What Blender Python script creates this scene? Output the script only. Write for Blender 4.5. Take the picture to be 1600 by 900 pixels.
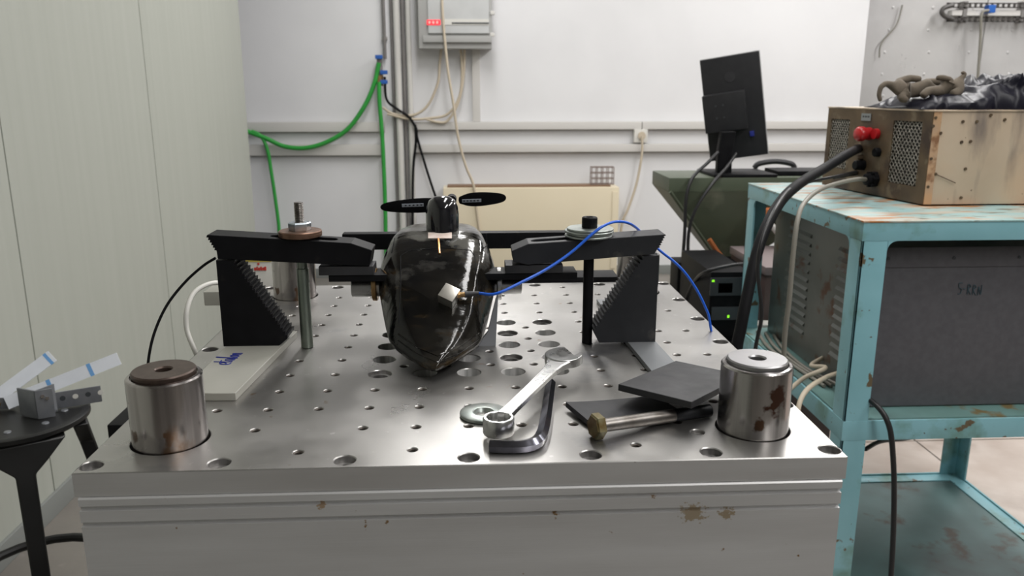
import bpy, bmesh, math, random
from mathutils import Vector, Matrix, noise
from mathutils.bvhtree import BVHTree
random.seed(7)
for o in list(bpy.data.objects): bpy.data.objects.remove(o)
S = bpy.context.scene
COL = S.collection
ZP = 1.041            # height of the fixture plate above the floor; everything below is built with z = 0 on the plate
FL = -ZP

# ---------------------------------------------------------------- camera
F = 1260.1; TH = 0.2396626; PS = 0.0500511
CP = Vector((.005258, -.66434, .3091))
FW = Vector((math.sin(PS)*math.cos(TH), math.cos(PS)*math.cos(TH), -math.sin(TH)))
RT = Vector((math.cos(PS), -math.sin(PS), 0)); UP = RT.cross(FW)
cam = bpy.data.cameras.new('camera'); co = bpy.data.objects.new('camera', cam); COL.objects.link(co)
m = Matrix((RT, UP, -FW)).transposed().to_4x4(); m.translation = CP + Vector((0, 0, ZP)); co.matrix_world = m
cam.sensor_width = 36; cam.lens = F/1600*36; cam.clip_start = .02; cam.clip_end = 100
cam.dof.use_dof = True; cam.dof.focus_distance = .95; cam.dof.aperture_fstop = 11
S.camera = co

# ---------------------------------------------------------------- world, lamps, exposure
w = bpy.data.worlds.new('world'); S.world = w; w.use_nodes = True
w.node_tree.nodes['Background'].inputs[0].default_value = (.9, .95, 1, 1)
w.node_tree.nodes['Background'].inputs[1].default_value = .25
S.view_settings.view_transform = 'Standard'; S.view_settings.look = 'None'
S.view_settings.gamma = 1; S.view_settings.exposure = 0.42; S.view_settings.use_curve_mapping = False
CEIL = 2.35
def area(x, y, z, sx, sy, e, col=(1, .985, .97), rot=(0, 0, 0)):
    l = bpy.data.lights.new('fluorescent_light', 'AREA'); l.shape = 'RECTANGLE'; l.size = sx; l.size_y = sy; l.energy = e; l.color = col
    o = bpy.data.objects.new('fluorescent_light', l); COL.objects.link(o); o.location = (x, y, z+ZP); o.rotation_euler = rot
LAMPS = [(.55, .9, .3, 2.4, 34), (2.2, 3.4, .3, 2.4, 50), (.0, 3.7, .3, 2.0, 36), (2.6, .4, .3, 2.4, 36), (1.7, -2.0, .3, 2.4, 56), (4.4, 4.2, .3, 2.4, 60)]  # last lamp is added to brighten the silver wall
for x, y, sx, sy, e in LAMPS: area(x, y, CEIL-.1, sx, sy, e)

# ---------------------------------------------------------------- pixel -> point (measuring the photograph)
def ray(px, py): return (FW + RT*((px-800)/F) - UP*((py-450)/F))
def P(px, py, z=0.):
    d = ray(px, py); return CP + d*((z-CP.z)/d.z)
def PY(px, py, Y):
    d = ray(px, py); return CP + d*((Y-CP.y)/d.y)
def PX(px, py, X):
    d = ray(px, py); return CP + d*((X-CP.x)/d.x)

# ---------------------------------------------------------------- materials
def pm(name, c1, c2=None, scale=8., rough=.5, metal=0., stretch=(1, 1, 1), lo=.35, hi=.65, bump=0., bscale=None, bstretch=None,
       coat=0., rvar=0., spots=None, spec=.5, dist=.002, detail=6., sheen=0., emit=None):
    mt = bpy.data.materials.new(name); mt.use_nodes = True
    n = mt.node_tree.nodes; L = mt.node_tree.links; b = n['Principled BSDF']
    b.inputs['Roughness'].default_value = rough; b.inputs['Metallic'].default_value = metal
    b.inputs['Coat Weight'].default_value = coat; b.inputs['Coat Roughness'].default_value = .06
    b.inputs['Specular IOR Level'].default_value = spec
    if sheen: b.inputs['Sheen Weight'].default_value = sheen
    tc = n.new('ShaderNodeTexCoord')
    def tex(sc, st, det=detail):
        mp = n.new('ShaderNodeMapping'); mp.inputs['Scale'].default_value = st; L.new(tc.outputs['Object'], mp.inputs[0])
        t = n.new('ShaderNodeTexNoise'); t.inputs['Scale'].default_value = sc; t.inputs['Detail'].default_value = det
        L.new(mp.outputs[0], t.inputs['Vector']); return t
    c2 = c2 or c1
    t = tex(scale, stretch); r = n.new('ShaderNodeValToRGB')
    r.color_ramp.elements[0].position = lo; r.color_ramp.elements[1].position = hi
    r.color_ramp.elements[0].color = (*c1, 1); r.color_ramp.elements[1].color = (*c2, 1)
    L.new(t.outputs[0], r.inputs[0]); out = r.outputs[0]
    for sp in (spots or []):
        col, sc, th, wd = sp[:4]; st = sp[4] if len(sp) > 4 else (1, 1, 1)
        t2 = tex(sc, st); q = n.new('ShaderNodeMapRange'); q.inputs[1].default_value = th; q.inputs[2].default_value = th+wd
        L.new(t2.outputs[0], q.inputs[0]); mx = n.new('ShaderNodeMix'); mx.data_type = 'RGBA'
        L.new(q.outputs[0], mx.inputs[0]); L.new(out, mx.inputs[6]); mx.inputs[7].default_value = (*col, 1); out = mx.outputs[2]
    L.new(out, b.inputs['Base Color'])
    if rvar:
        q = n.new('ShaderNodeMapRange'); q.inputs[3].default_value = max(.02, rough-rvar); q.inputs[4].default_value = min(1, rough+rvar)
        q.inputs[1].default_value = .3; q.inputs[2].default_value = .7
        L.new(tex(scale*1.7, stretch).outputs[0], q.inputs[0]); L.new(q.outputs[0], b.inputs['Roughness'])
    if bump:
        bp = n.new('ShaderNodeBump'); bp.inputs['Strength'].default_value = bump; bp.inputs['Distance'].default_value = dist
        L.new(tex(bscale or scale*4, bstretch or stretch).outputs[0], bp.inputs['Height']); L.new(bp.outputs[0], b.inputs['Normal'])
    if emit:
        b.inputs['Emission Color'].default_value = (*emit[0], 1); b.inputs['Emission Strength'].default_value = emit[1]
    return mt
RUST = (.13, .05, .02)
M = dict(
 plate=pm('milled_aluminium', (.40, .39, .375), (.50, .49, .475), 7, .34, .92, (1, 1, 1), bump=.16, bscale=60, bstretch=(.4, 9, 1), rvar=.08, dist=.0004, spots=[((.33, .32, .30), 3.5, .5, .2), ((.56, .55, .54), 90, .68, .05), ((.30, .22, .15), 38, .70, .05), ((.24, .24, .25), 9, .62, .12)]),
 hole=pm('bored_aluminium', (.40, .40, .39), (.68, .67, .66), 110, .28, .25, (1, 1, .1), lo=.42, hi=.58),  # brighter bore copy, pale streaks stand in for reflections
 holedark=pm('dark_bore', (.03, .028, .026), None, 10, .7, .3),  # near-black colour stands in for shade deep in the bores
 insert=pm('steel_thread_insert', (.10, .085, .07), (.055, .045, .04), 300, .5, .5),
 cbore=pm('dark_counterbore', (.16, .155, .15), (.34, .33, .32), 110, .28, .55, (1, 1, .1)),  # darker bore copy, shade inside the counterbores put into the colour
 plateside=pm('brushed_plate_edge', (.46, .45, .44), (.56, .555, .55), 3, .42, .5, (1, 1, 8), bump=.2, bscale=20, bstretch=(.5, 1, 40), rvar=.05, dist=.0005, spots=[((.2, .17, .14), 60, .72, .03)]),
 block=pm('brushed_aluminium_block', (.50, .495, .49), (.60, .60, .60), 3, .42, .4, (1, 1, 8), bump=.2, bscale=20, bstretch=(.5, 1, 40), rvar=.05, dist=.0005, spots=[((.22, .13, .05), 70, .715, .03), ((.45, .45, .46), 1.2, .5, .3)]),
 steel=pm('turned_steel', (.46, .43, .42), (.20, .185, .18), 22, .20, 1., (2, 2, .06), lo=.42, hi=.62, bump=.1, bscale=60, bstretch=(1, 1, 8), rvar=.05, dist=.0003, spots=[((.24, .16, .11), 22, .60, .06, (1, 1, .5)), ((.07, .05, .04), 60, .68, .04)]),  # vertical light and dark streaks are room reflections painted in; spots are rust
 steelrust=pm('turned_steel_rusty', (.48, .46, .45), (.20, .19, .185), 22, .20, 1., (2, 2, .06), lo=.42, hi=.62, bump=.1, bscale=60, bstretch=(1, 1, 8), rvar=.05, dist=.0003, spots=[((.10, .045, .03), 60, .74, .04)]),  # upright bands are painted reflections, plus rust specks
 steeltop=pm('faced_steel', (.36, .355, .36), (.31, .305, .31), 30, .36, .9),
 rusttop=pm('rusted_steel_face', (.060, .042, .034), (.09, .064, .052), 90, .38, .6, spots=[((.05, .032, .025), 50, .5, .2)]),
 chrome=pm('chromed_steel', (.56, .56, .55), (.48, .48, .47), 40, .30, 1., rvar=.05, bump=.05, bscale=400, dist=.0002),
 dchrome=pm('dark_chrome', (.14, .14, .17), (.22, .22, .26), 40, .16, 1.),
 zinc=pm('zinc_plated', (.34, .38, .36), (.46, .49, .46), 60, .36, .9, rvar=.08),
 greenrod=pm('dull_green_zinc', (.17, .20, .17), (.25, .28, .24), 50, .42, .8, (1, 1, .3)),
 bluezinc=pm('blue_zinc', (.46, .53, .60), (.62, .67, .70), 80, .3, .95),
 brownwasher=pm('browned_washer', (.13, .075, .05), (.22, .13, .09), 90, .42, .7),
 blackox=pm('black_oxide_steel', (.0035, .0035, .0045), (.006, .006, .0075), 40, .5, 0, spec=.15, bump=.15, bscale=260, dist=.0003, spots=[((.018, .016, .014), 45, .66, .12)]),
 blackox2=pm('grey_black_oxide_steel', (.010, .011, .014), (.016, .017, .020), 30, .5, 0, spec=.45, bump=.15, bscale=260, dist=.0003, spots=[((.065, .06, .055), 40, .62, .14)]),
 rubber=pm('black_rubber', (.014, .014, .016), (.026, .026, .029), 24, .55, 0, bump=.15, bscale=90, rvar=.08, dist=.0006),
 blackpl=pm('black_plastic', (.004, .004, .005), (.007, .007, .008), 30, .5, 0, spec=.13),
 gloss=pm('gloss_black', (.008, .008, .010), None, 10, .12, 0, coat=.8),
 brass=pm('brass', (.50, .33, .16), (.36, .22, .10), 90, .35, 1.),
 boltgold=pm('yellow_passivated', (.24, .23, .14), (.13, .09, .035), 80, .38, .85),
 boltend=pm('yellowed_bolt_face', (.085, .045, .01), (.15, .11, .04), 70, .45, .7),
 boltsteel=pm('worn_bolt_steel', (.15, .135, .12), (.25, .235, .22), 60, .36, .95, (1, 1, 1), bump=.1, bscale=300, dist=.0003),
 slab=pm('cream_acrylic_slab', (.30, .295, .26), (.34, .335, .30), 12, .42),
 greyslab=pm('grey_aluminium_slab', (.20, .21, .22), (.25, .26, .27), 10, .45, .5),
 cradle=pm('pale_grey_sheet', (.25, .26, .28), (.30, .31, .33), 10, .5, .2),
 ink=pm('blue_ink', (.01, .02, .20), None, 10, .5),
 bluecable=pm('blue_cable', (.010, .11, .62), None, 10, .35),
 cube=pm('satin_nickel', (.62, .59, .54), (.70, .68, .62), 60, .28, .9),
 copper=pm('copper_tape', (.62, .27, .10), (.72, .36, .16), 90, .35, .9),
 tape=pm('pink_white_tape', (.66, .52, .45), (.78, .68, .62), 90, .5),
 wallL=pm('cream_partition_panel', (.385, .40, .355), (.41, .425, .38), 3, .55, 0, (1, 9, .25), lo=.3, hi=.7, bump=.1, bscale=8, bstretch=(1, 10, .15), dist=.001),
 wallB=pm('white_plaster', (.67, .67, .68), (.71, .71, .72), 2, .8, 0, bump=.1, bscale=30, dist=.002),
 wallO=pm('off_white_plaster', (.62, .62, .60), (.66, .66, .64), 2, .8),
 wallD=pm('darkened_front_wall', (.13, .13, .13), (.17, .17, .17), 2, .7),  # unseen wall behind the camera, coloured dark so reflections stay dark
 ceil=pm('ceiling_white', (.5, .5, .49), None, 2, .9),
 joint=pm('dark_joint', (.15, .155, .13), None, 4, .8),
 skirt=pm('grey_skirting', (.20, .21, .20), None, 4, .6),
 floor=pm('grey_concrete_floor', (.14, .13, .115), (.19, .175, .155), 3, .6, 0, bump=.3, bscale=30, spots=[((.10, .09, .08), 1.5, .55, .2), ((.24, .22, .20), 7, .62, .1)], rvar=.1),
 tile=pm('pinkish_stone_tile', (.44, .36, .31), (.55, .48, .43), 5, .5, 0, bump=.2, bscale=20, spots=[((.33, .26, .22), 3, .58, .15)]),
 silver=pm('silver_sheet_cladding', (.62, .61, .61), (.74, .73, .72), 1.5, .32, .45, bump=.4, bscale=3, dist=.02, rvar=.06),
 trunk=pm('cable_trunking', (.58, .565, .54), None, 3, .5),
 shadowgap=pm('trunking_shadow_base', (.28, .265, .25), None, 3, .6),  # dark tone for painted shade under trunking; clips and heater feet share it
 pipe=pm('grey_conduit', (.16, .15, .145), (.20, .19, .185), 6, .5),
 pipew=pm('white_pipe', (.58, .57, .54), None, 6, .5),
 green=pm('green_hose', (.02, .26, .035), (.03, .33, .05), 6, .4),
 blue=pm('blue_valve', (.02, .10, .38), None, 6, .4),
 boxgrey=pm('grey_enclosure', (.36, .36, .35), None, 6, .45),
 boxdoor=pm('smoked_enclosure_door', (.50, .51, .51), (.55, .56, .56), 6, .2),
 led=pm('red_led', (.8, .02, .03), None, 6, .5, emit=((1, .03, .05), .9)),
 gled=pm('green_led', (.2, .8, .02), None, 6, .5, emit=((.3, 1, .03), 1.2)),
 conv=pm('cream_convector', (.70, .62, .46), (.73, .65, .49), 2, .45),
 convtop=pm('brown_grille', (.20, .12, .07), None, 3, .6),
 cream=pm('beige_cable', (.50, .43, .33), None, 6, .5),
 greyc=pm('grey_cable', (.20, .19, .16), None, 6, .5),
 blackc=pm('black_cable', (.012, .012, .013), None, 6, .45),
 darkc=pm('dark_grey_cable', (.006, .006, .007), None, 6, .6, spec=.15),
 darkrail=pm('dark_slotted_steel', (.045, .04, .038), (.07, .065, .06), 12, .5),
 basket=pm('brown_wire', (.20, .15, .13), None, 6, .5),
 hopper=pm('olive_green_paint', (.065, .082, .052), (.082, .10, .065), 4, .42, 0, spots=[((.16, .17, .12), 6, .62, .15)]),
 orange=pm('orange_paint', (.42, .14, .04), (.34, .10, .03), 12, .5),
 cart=pm('turquoise_paint', (.20, .42, .47), (.24, .48, .54), 6, .42, 0, bump=.1, bscale=60, dist=.0008, spots=[((.13, .26, .22), 9, .55, .14), ((.12, .09, .05), 22, .65, .03), ((.10, .07, .04), 60, .71, .02)], coat=.15),
 carttop=pm('worn_turquoise_top', (.25, .40, .40), (.33, .48, .48), 6, .4, 0, bump=.12, bscale=60, dist=.001, spots=[((.42, .40, .34), 6, .48, .12, (1, 4, 1)), ((.38, .17, .06), 9, .56, .06, (1, 4, 1)), ((.12, .13, .10), 14, .6, .06, (1, 3, 1))], coat=.15),
 cartdirty=pm('grimy_turquoise_shelf', (.12, .22, .20), (.17, .31, .30), 5, .45, 0, spots=[((.05, .055, .045), 2.6, .50, .2), ((.16, .12, .05), 16, .62, .08)]),
 shelfgrey=pm('dirty_shelf_sheet', (.06, .12, .12), (.10, .18, .18), 4, .5, 0, spots=[((.03, .03, .03), 2.5, .5, .25), ((.05, .035, .02), 10, .6, .1)]),
 greyunit=pm('grey_hammer_paint', (.085, .083, .092), (.10, .098, .108), 60, .45, 0, bump=.1, bscale=300, dist=.0005),
 greyunits=pm('grey_side_panel', (.12, .13, .12), (.16, .165, .155), 6, .38, .2, spots=[((.11, .045, .02), 14, .60, .08)]),
 unitdark=pm('dark_interior', (.02, .018, .016), None, 8, .7),
 rusty=pm('brown_rusted_panel', (.085, .056, .030), (.13, .088, .048), 12, .5, .1, spots=[((.05, .03, .02), 10, .5, .15), ((.17, .13, .08), 22, .58, .1)], bump=.2, bscale=60, dist=.001),
 tan=pm('stained_tan_panel', (.46, .36, .26), (.54, .44, .33), 5, .45, .1, spots=[((.17, .14, .12), 8, .50, .22, (2.2, 1, .5)), ((.55, .40, .27), 4, .5, .2), ((.42, .25, .13), 14, .70, .05), ((.10, .07, .05), 40, .70, .03)], bump=.1, bscale=60, dist=.001),
 tanedge=pm('rusty_orange_edge', (.50, .31, .17), (.44, .30, .20), 20, .5, .1, spots=[((.24, .12, .06), 25, .58, .1)]),
 mesh=pm('dark_grille_metal', (.20, .18, .15), (.28, .26, .22), 40, .5, .2),
 red=pm('red_plastic', (.38, .006, .01), (.45, .012, .014), 12, .35, coat=.15),
 label=pm('grey_label', (.22, .24, .24), None, 10, .5),
 labelink=pm('label_ink', (.04, .045, .05), None, 10, .5),
 white=pm('white_plastic', (.62, .61, .57), None, 10, .45),
 yellow=pm('yellow_label', (.50, .40, .08), None, 10, .5),
 redink=pm('red_print', (.55, .04, .03), None, 10, .5),
 stool=pm('black_stool_plastic', (.0045, .0045, .0045), (.007, .007, .007), 20, .42, 0),
 alu=pm('bent_aluminium', (.22, .23, .25), (.29, .30, .32), 20, .42, .6),
 strip=pm('white_translucent_strip', (.66, .69, .74), (.72, .75, .80), 20, .4),
 bluetape=pm('blue_tape', (.14, .33, .62), None, 10, .5),
 glove=pm('brown_cotton_glove', (.085, .068, .048), (.125, .10, .074), 30, .9, 0, sheen=.1, bump=.4, bscale=300, dist=.001),
 jacket=pm('dark_navy_fabric', (.005, .005, .010), (.009, .009, .016), 20, .38, 0, spec=.2, bump=.2, bscale=300, dist=.001),
 decal=pm('pale_blade_decal', (.34, .37, .42), None, 10, .4),
 monblack=pm('monitor_black', (.012, .012, .014), (.016, .016, .018), 30, .42, 0),
 silverscreen=pm('monitor_edge', (.5, .5, .5), None, 10, .35),
 mauve=pm('brown_mauve_box', (.10, .07, .065), (.12, .085, .08), 10, .5),
)
# glossy carbon-fibre laminate: black, patchy, with grey patches; haze on top is painted reflected light
def carbon():
    mt = pm('carbon_laminate', (.0025, .0025, .003), (.012, .0105, .008), 12, .11, 0, (1, 2.2, 1), coat=0., spec=.38, rvar=.06, bump=.5, bscale=18, dist=.004,
            spots=[((.060, .058, .053), 12, .57, .10, (1, 1, 2)), ((.026, .017, .008), 30, .58, .10, (.5, 1, 3))])
    n = mt.node_tree.nodes; L = mt.node_tree.links; b = n['Principled BSDF']
    vo = n.new('ShaderNodeTexVoronoi'); vo.inputs['Scale'].default_value = 26
    tc = [q for q in n if q.type == 'TEX_COORD'][0]; L.new(tc.outputs['Object'], vo.inputs['Vector'])
    src = b.inputs['Base Color'].links[0].from_socket
    mr = n.new('ShaderNodeMapRange'); L.new(vo.outputs['Color'], mr.inputs[0]); mr.inputs[3].default_value = .15; mr.inputs[4].default_value = 1.9
    vm = n.new('ShaderNodeVectorMath'); vm.operation = 'SCALE'; L.new(src, vm.inputs[0]); L.new(mr.outputs[0], vm.inputs['Scale'])
    L.new(vm.outputs[0], b.inputs['Base Color']); return mt
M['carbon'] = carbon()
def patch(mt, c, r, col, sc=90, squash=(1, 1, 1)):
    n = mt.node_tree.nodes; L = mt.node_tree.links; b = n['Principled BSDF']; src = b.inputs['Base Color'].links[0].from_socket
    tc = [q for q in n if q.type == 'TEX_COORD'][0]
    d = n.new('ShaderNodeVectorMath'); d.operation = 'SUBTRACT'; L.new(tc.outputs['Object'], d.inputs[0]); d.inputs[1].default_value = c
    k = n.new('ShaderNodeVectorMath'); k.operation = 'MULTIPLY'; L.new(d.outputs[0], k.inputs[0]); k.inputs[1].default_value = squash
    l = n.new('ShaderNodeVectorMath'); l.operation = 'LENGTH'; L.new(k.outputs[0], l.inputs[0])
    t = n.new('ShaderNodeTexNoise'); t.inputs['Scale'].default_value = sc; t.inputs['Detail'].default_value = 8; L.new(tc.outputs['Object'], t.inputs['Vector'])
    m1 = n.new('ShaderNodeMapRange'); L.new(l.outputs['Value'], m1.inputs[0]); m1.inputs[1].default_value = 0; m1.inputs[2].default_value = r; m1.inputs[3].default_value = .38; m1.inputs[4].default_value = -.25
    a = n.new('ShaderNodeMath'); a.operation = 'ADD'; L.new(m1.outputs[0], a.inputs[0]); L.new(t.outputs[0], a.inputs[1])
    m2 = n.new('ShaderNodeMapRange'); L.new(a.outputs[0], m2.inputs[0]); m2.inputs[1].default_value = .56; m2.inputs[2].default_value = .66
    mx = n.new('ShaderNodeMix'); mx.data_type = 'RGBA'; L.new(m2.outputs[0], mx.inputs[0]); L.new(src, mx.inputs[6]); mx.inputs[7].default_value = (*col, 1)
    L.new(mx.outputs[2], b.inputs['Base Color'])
patch(M['steelrust'], (.009, -.031, .058), .021, (.11, .06, .045), 90, (1, 1, .8)); patch(M['steelrust'], (-.006, -.032, .036), .012, (.15, .09, .06), 110)
patch(M['steel'], (.012, -.030, .034), .012, (.24, .15, .10), 120); patch(M['steel'], (-.022, -.023, .034), .012, (.12, .08, .06), 130)
patch(M['block'], (.195, -.3345, .992), .023, (.34, .28, .20), 260, (1, 1, 1.3)); patch(M['block'], (.225, -.3345, .990), .014, (.32, .26, .18), 260, (1, 1, 1.3)); patch(M['block'], (-.125, -.3345, 1.008), .007, (.38, .28, .19), 330)
patch(M['carbon'], (.0, .065, .127), .115, (.085, .083, .074), 22, (.8, 1, 1))  # hull top coloured grey in place of reflected overhead light

# ---------------------------------------------------------------- mesh helpers
class B:
    def __init__(s, mat=None): s.bm = bmesh.new(); s.m = mat
    def v(s, p):
        p = Vector(p); return s.bm.verts.new(s.m @ p if s.m else p)
    def face(s, vs):
        try: return s.bm.faces.new(vs)
        except ValueError: return None
    def box(s, x0, x1, y0, y1, z0, z1, bev=0.):
        vs = [s.v((x, y, z)) for z in (z0, z1) for x, y in ((x0, y0), (x1, y0), (x1, y1), (x0, y1))]
        fs = [s.face([vs[i] for i in f]) for f in ((3, 2, 1, 0), (4, 5, 6, 7), (0, 1, 5, 4), (1, 2, 6, 5), (2, 3, 7, 6), (3, 0, 4, 7))]
        if bev:
            es = {e for f in fs for e in f.edges}
            bmesh.ops.bevel(s.bm, geom=list(es), offset=bev, segments=2, affect='EDGES', profile=.7)
        return s
    def ring(s, c, a, b, r, n, ph=0.): return [s.v(c + a*(r*math.cos(ph+2*math.pi*i/n)) + b*(r*math.sin(ph+2*math.pi*i/n))) for i in range(n)]
    def bridge(s, r0, r1):
        n = len(r0)
        for i in range(n): s.face([r0[i], r0[(i+1) % n], r1[(i+1) % n], r1[i]])
    def lathe(s, prof, o=(0, 0, 0), ax=(0, 0, 1), n=32, ph=0., close=False):
        """prof: list of (radius, height) along ax from o"""
        o = Vector(o); ax = Vector(ax).normalized(); a = ax.orthogonal().normalized()
        if abs(ax.z) > .99: a = Vector((1, 0, 0))
        b = ax.cross(a); rs = []
        for r, h in prof:
            if r < 1e-6: rs.append([s.v(o+ax*h)])
            else: rs.append(s.ring(o+ax*h, a, b, r, n, ph))
        if close: rs.append(rs[0])
        for q0, q1 in zip(rs, rs[1:]):
            if len(q0) == 1 and len(q1) == 1: continue
            if len(q0) == 1:
                for i in range(n): s.face([q0[0], q1[i], q1[(i+1) % n]])
            elif len(q1) == 1:
                for i in range(n): s.face([q0[i], q0[(i+1) % n], q1[0]])
            else: s.bridge(q0, q1)
        return s
    def cyl(s, p0, p1, r, r1=None, n=24, ch=0., ph=0.):
        p0 = Vector(p0); p1 = Vector(p1); h = (p1-p0).length; r1 = r if r1 is None else r1
        pr = [(0, 0), (r-ch, 0), (r, ch), (r1, h-ch), (r1-ch, h), (0, h)] if ch else [(0, 0), (r, 0), (r1, h), (0, h)]
        return s.lathe(pr, p0, p1-p0, n, ph)
    def tube(s, pts, r, n=8, sm=True, res=6, ph=0.):
        pts = [Vector(p) for p in pts]
        if sm and len(pts) > 2:
            q = [pts[0]*2-pts[1]] + pts + [pts[-1]*2-pts[-2]]; out = []
            for i in range(1, len(q)-2):
                for k in range(res):
                    t = k/res; a, b, c, d = q[i-1:i+3]
                    out.append(.5*((2*b)+(c-a)*t+(2*a-5*b+4*c-d)*t*t+(3*b-a-3*c+d)*t**3))
            out.append(pts[-1]); pts = out
        T = (pts[1]-pts[0]).normalized(); a = T.orthogonal().normalized(); rs = []
        for i, p in enumerate(pts):
            t = (pts[min(i+1, len(pts)-1)]-pts[max(i-1, 0)]).normalized()
            a = (a-t*a.dot(t)).normalized(); b = t.cross(a)
            rr = r(i/(len(pts)-1)) if callable(r) else r
            rs.append(s.ring(p, a, b, rr, n, ph))
        for q0, q1 in zip(rs, rs[1:]): s.bridge(q0, q1)
        s.face(rs[0][::-1]); s.face(rs[-1]); return s
    def prism(s, poly, f, a, b):
        """poly of (u,v), f(u,v,w)->point, extruded w from a to b"""
        lo = [s.v(f(u, v, a)) for u, v in poly]; hi = [s.v(f(u, v, b)) for u, v in poly]
        s.face(lo[::-1]); s.face(hi); s.bridge(lo, hi); return s
    def quadslab(s, cs, t):
        n = ((cs[1]-cs[0]).cross(cs[2]-cs[0])).normalized()
        if n.z < 0: n = -n
        hi = [s.v(c) for c in cs]; lo = [s.v(c-n*t) for c in cs]
        s.face(hi); s.face(lo[::-1]); s.bridge(lo, hi); return s

def link(name, me, loc):
    o = bpy.data.objects.new(name, me); COL.objects.link(o); o.location = loc; return o
def obj(name, b, mat, parent=None, ang=35, loc=None, bevel=0., sub=0):
    bm = b.bm; bmesh.ops.recalc_face_normals(bm, faces=bm.faces[:])
    if parent is not None:
        L = wl(parent)
        for v in bm.verts: v.co -= L
        loc = (0, 0, 0)
    else:
        if loc is None:
            xs = [v.co for v in bm.verts]
            loc = Vector(((min(v.x for v in xs)+max(v.x for v in xs))/2, (min(v.y for v in xs)+max(v.y for v in xs))/2, min(v.z for v in xs)))
        for v in bm.verts: v.co -= Vector(loc)
    for f in bm.faces: f.smooth = True
    a = math.radians(ang)
    for e in bm.edges:
        if len(e.link_faces) == 2 and e.calc_face_angle(0) > a: e.smooth = False
    me = bpy.data.meshes.new(name); bm.to_mesh(me); bm.free(); me.materials.append(mat)
    o = link(name, me, loc)
    if parent is not None: o.parent = parent
    if bevel:
        q = o.modifiers.new('bevel', 'BEVEL'); q.width = bevel; q.segments = 2; q.limit_method = 'ANGLE'; q.angle_limit = math.radians(40); q.harden_normals = False
    if sub:
        q = o.modifiers.new('sub', 'SUBSURF'); q.levels = sub; q.render_levels = sub
    return o
def wl(o):
    L = Vector(o.location)
    while o.parent: o = o.parent; L += Vector(o.location)
    return L
def tag(o, label=None, cat=None, group=None, kind=None):
    for k, v in (('label', label), ('category', cat), ('group', group), ('kind', kind)):
        if v: o[k] = v
    return o
def thing(name, loc, label, cat, group=None):
    o = bpy.data.objects.new(name, None); COL.objects.link(o); o.location = loc; o.empty_display_size = .05
    return tag(o, label, cat, group)
def struct(name, b, mat, **k): return tag(obj(name, b, mat, **k), kind='structure')
def dupmesh(src, loc):
    c = src.copy(); COL.objects.link(c); c.location = loc; return c
def pbox(x0, y0, x1, y1, Y, d, bev=0., bb=None):
    """box on a plane facing the room: pixel corners measured at depth Y, going back d"""
    a = PY((x0+x1)/2, y0, Y); c = PY((x0+x1)/2, y1, Y); l = PY(x0, (y0+y1)/2, Y); r = PY(x1, (y0+y1)/2, Y)
    return (bb or B()).box(l.x, r.x, Y, Y+d, c.z, a.z, bev)

# ================================================================ THE ROOM
YB = 5.25; XL = -1.375
struct('floor', B().box(-4, 7.5, -4.2, 8, FL-.1, FL), M['floor'])
struct('ceiling', B().box(-4, 7.5, -4.2, 8, CEIL, CEIL+.1), M['ceil'])
EX = PY(1357, 20, YB).x
struct('wall_back', B().box(-4, EX, YB, YB+.25, FL, CEIL), M['wallB'])
struct('unseen_wall_front', B().box(-4, 7.5, -4.2, -4.05, FL, CEIL), M['wallD'])
struct('wall_right', B().box(7.3, 7.5, -4.05, 8, FL, CEIL), M['wallO'])
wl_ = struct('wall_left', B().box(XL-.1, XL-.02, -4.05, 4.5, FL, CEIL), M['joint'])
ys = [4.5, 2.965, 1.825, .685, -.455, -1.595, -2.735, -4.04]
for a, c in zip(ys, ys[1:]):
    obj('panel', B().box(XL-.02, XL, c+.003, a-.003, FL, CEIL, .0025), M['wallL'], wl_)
struct('baseboard_left', B().box(XL, XL+.012, -4.04, 4.5, FL, FL+.075, .003), M['skirt'])
struct('baseboard_back', B().box(XL, EX, YB-.012, YB, FL, FL+.07, .003), M['skirt'])
# silver sheet wall beyond the end of the white one
YS = 5.9
sw = struct('wall_cladding', B().box(EX-.4, 7.3, YS+.02, YS+.2, FL, CEIL), M['joint'])
xs = [EX-.4, 4.12, 5.5, 7.3]
for a, c in zip(xs, xs[1:]): obj('sheet', B().box(a+.004, c-.004, YS, YS+.02, FL, CEIL, .002), M['silver'], sw)
rv = B()
for i in range(9):
    for j in range(12):
        x = EX+.15+i*.34+random.uniform(-.02, .02); z = .1+j*.17
        rv.lathe([(.012, 0), (.009, .005), (0, .007)], (x, YS, z), (0, -1, 0), 8)
tag(obj('rivet', rv, M['silver'], sw), kind='stuff')
# pale tiles of the floor at right
tiles = []
for i in range(4):
    for j in range(4):
        x0 = .9+i*.85; y0 = 1.36+j*.85-.85
        b = B().box(x0+.004, x0+.846, y0+.004, y0+.846, FL, FL+.004+.0005*((i+j) % 2), .001); tiles.append(b)
fl = bpy.data.objects['floor']
for b in tiles: obj('tile', b, M['tile'], fl)
# stone step across the floor at right
b = B(); p = P(1500, 690, FL)
st = tag(obj('floor_kerb', B().box(1.3, 3.4, 2.6, 2.85, FL+.006, FL+.055, .012), M['tile']), 'low rough pinkish stone kerb on the floor behind the turquoise cart', 'kerb')

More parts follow.
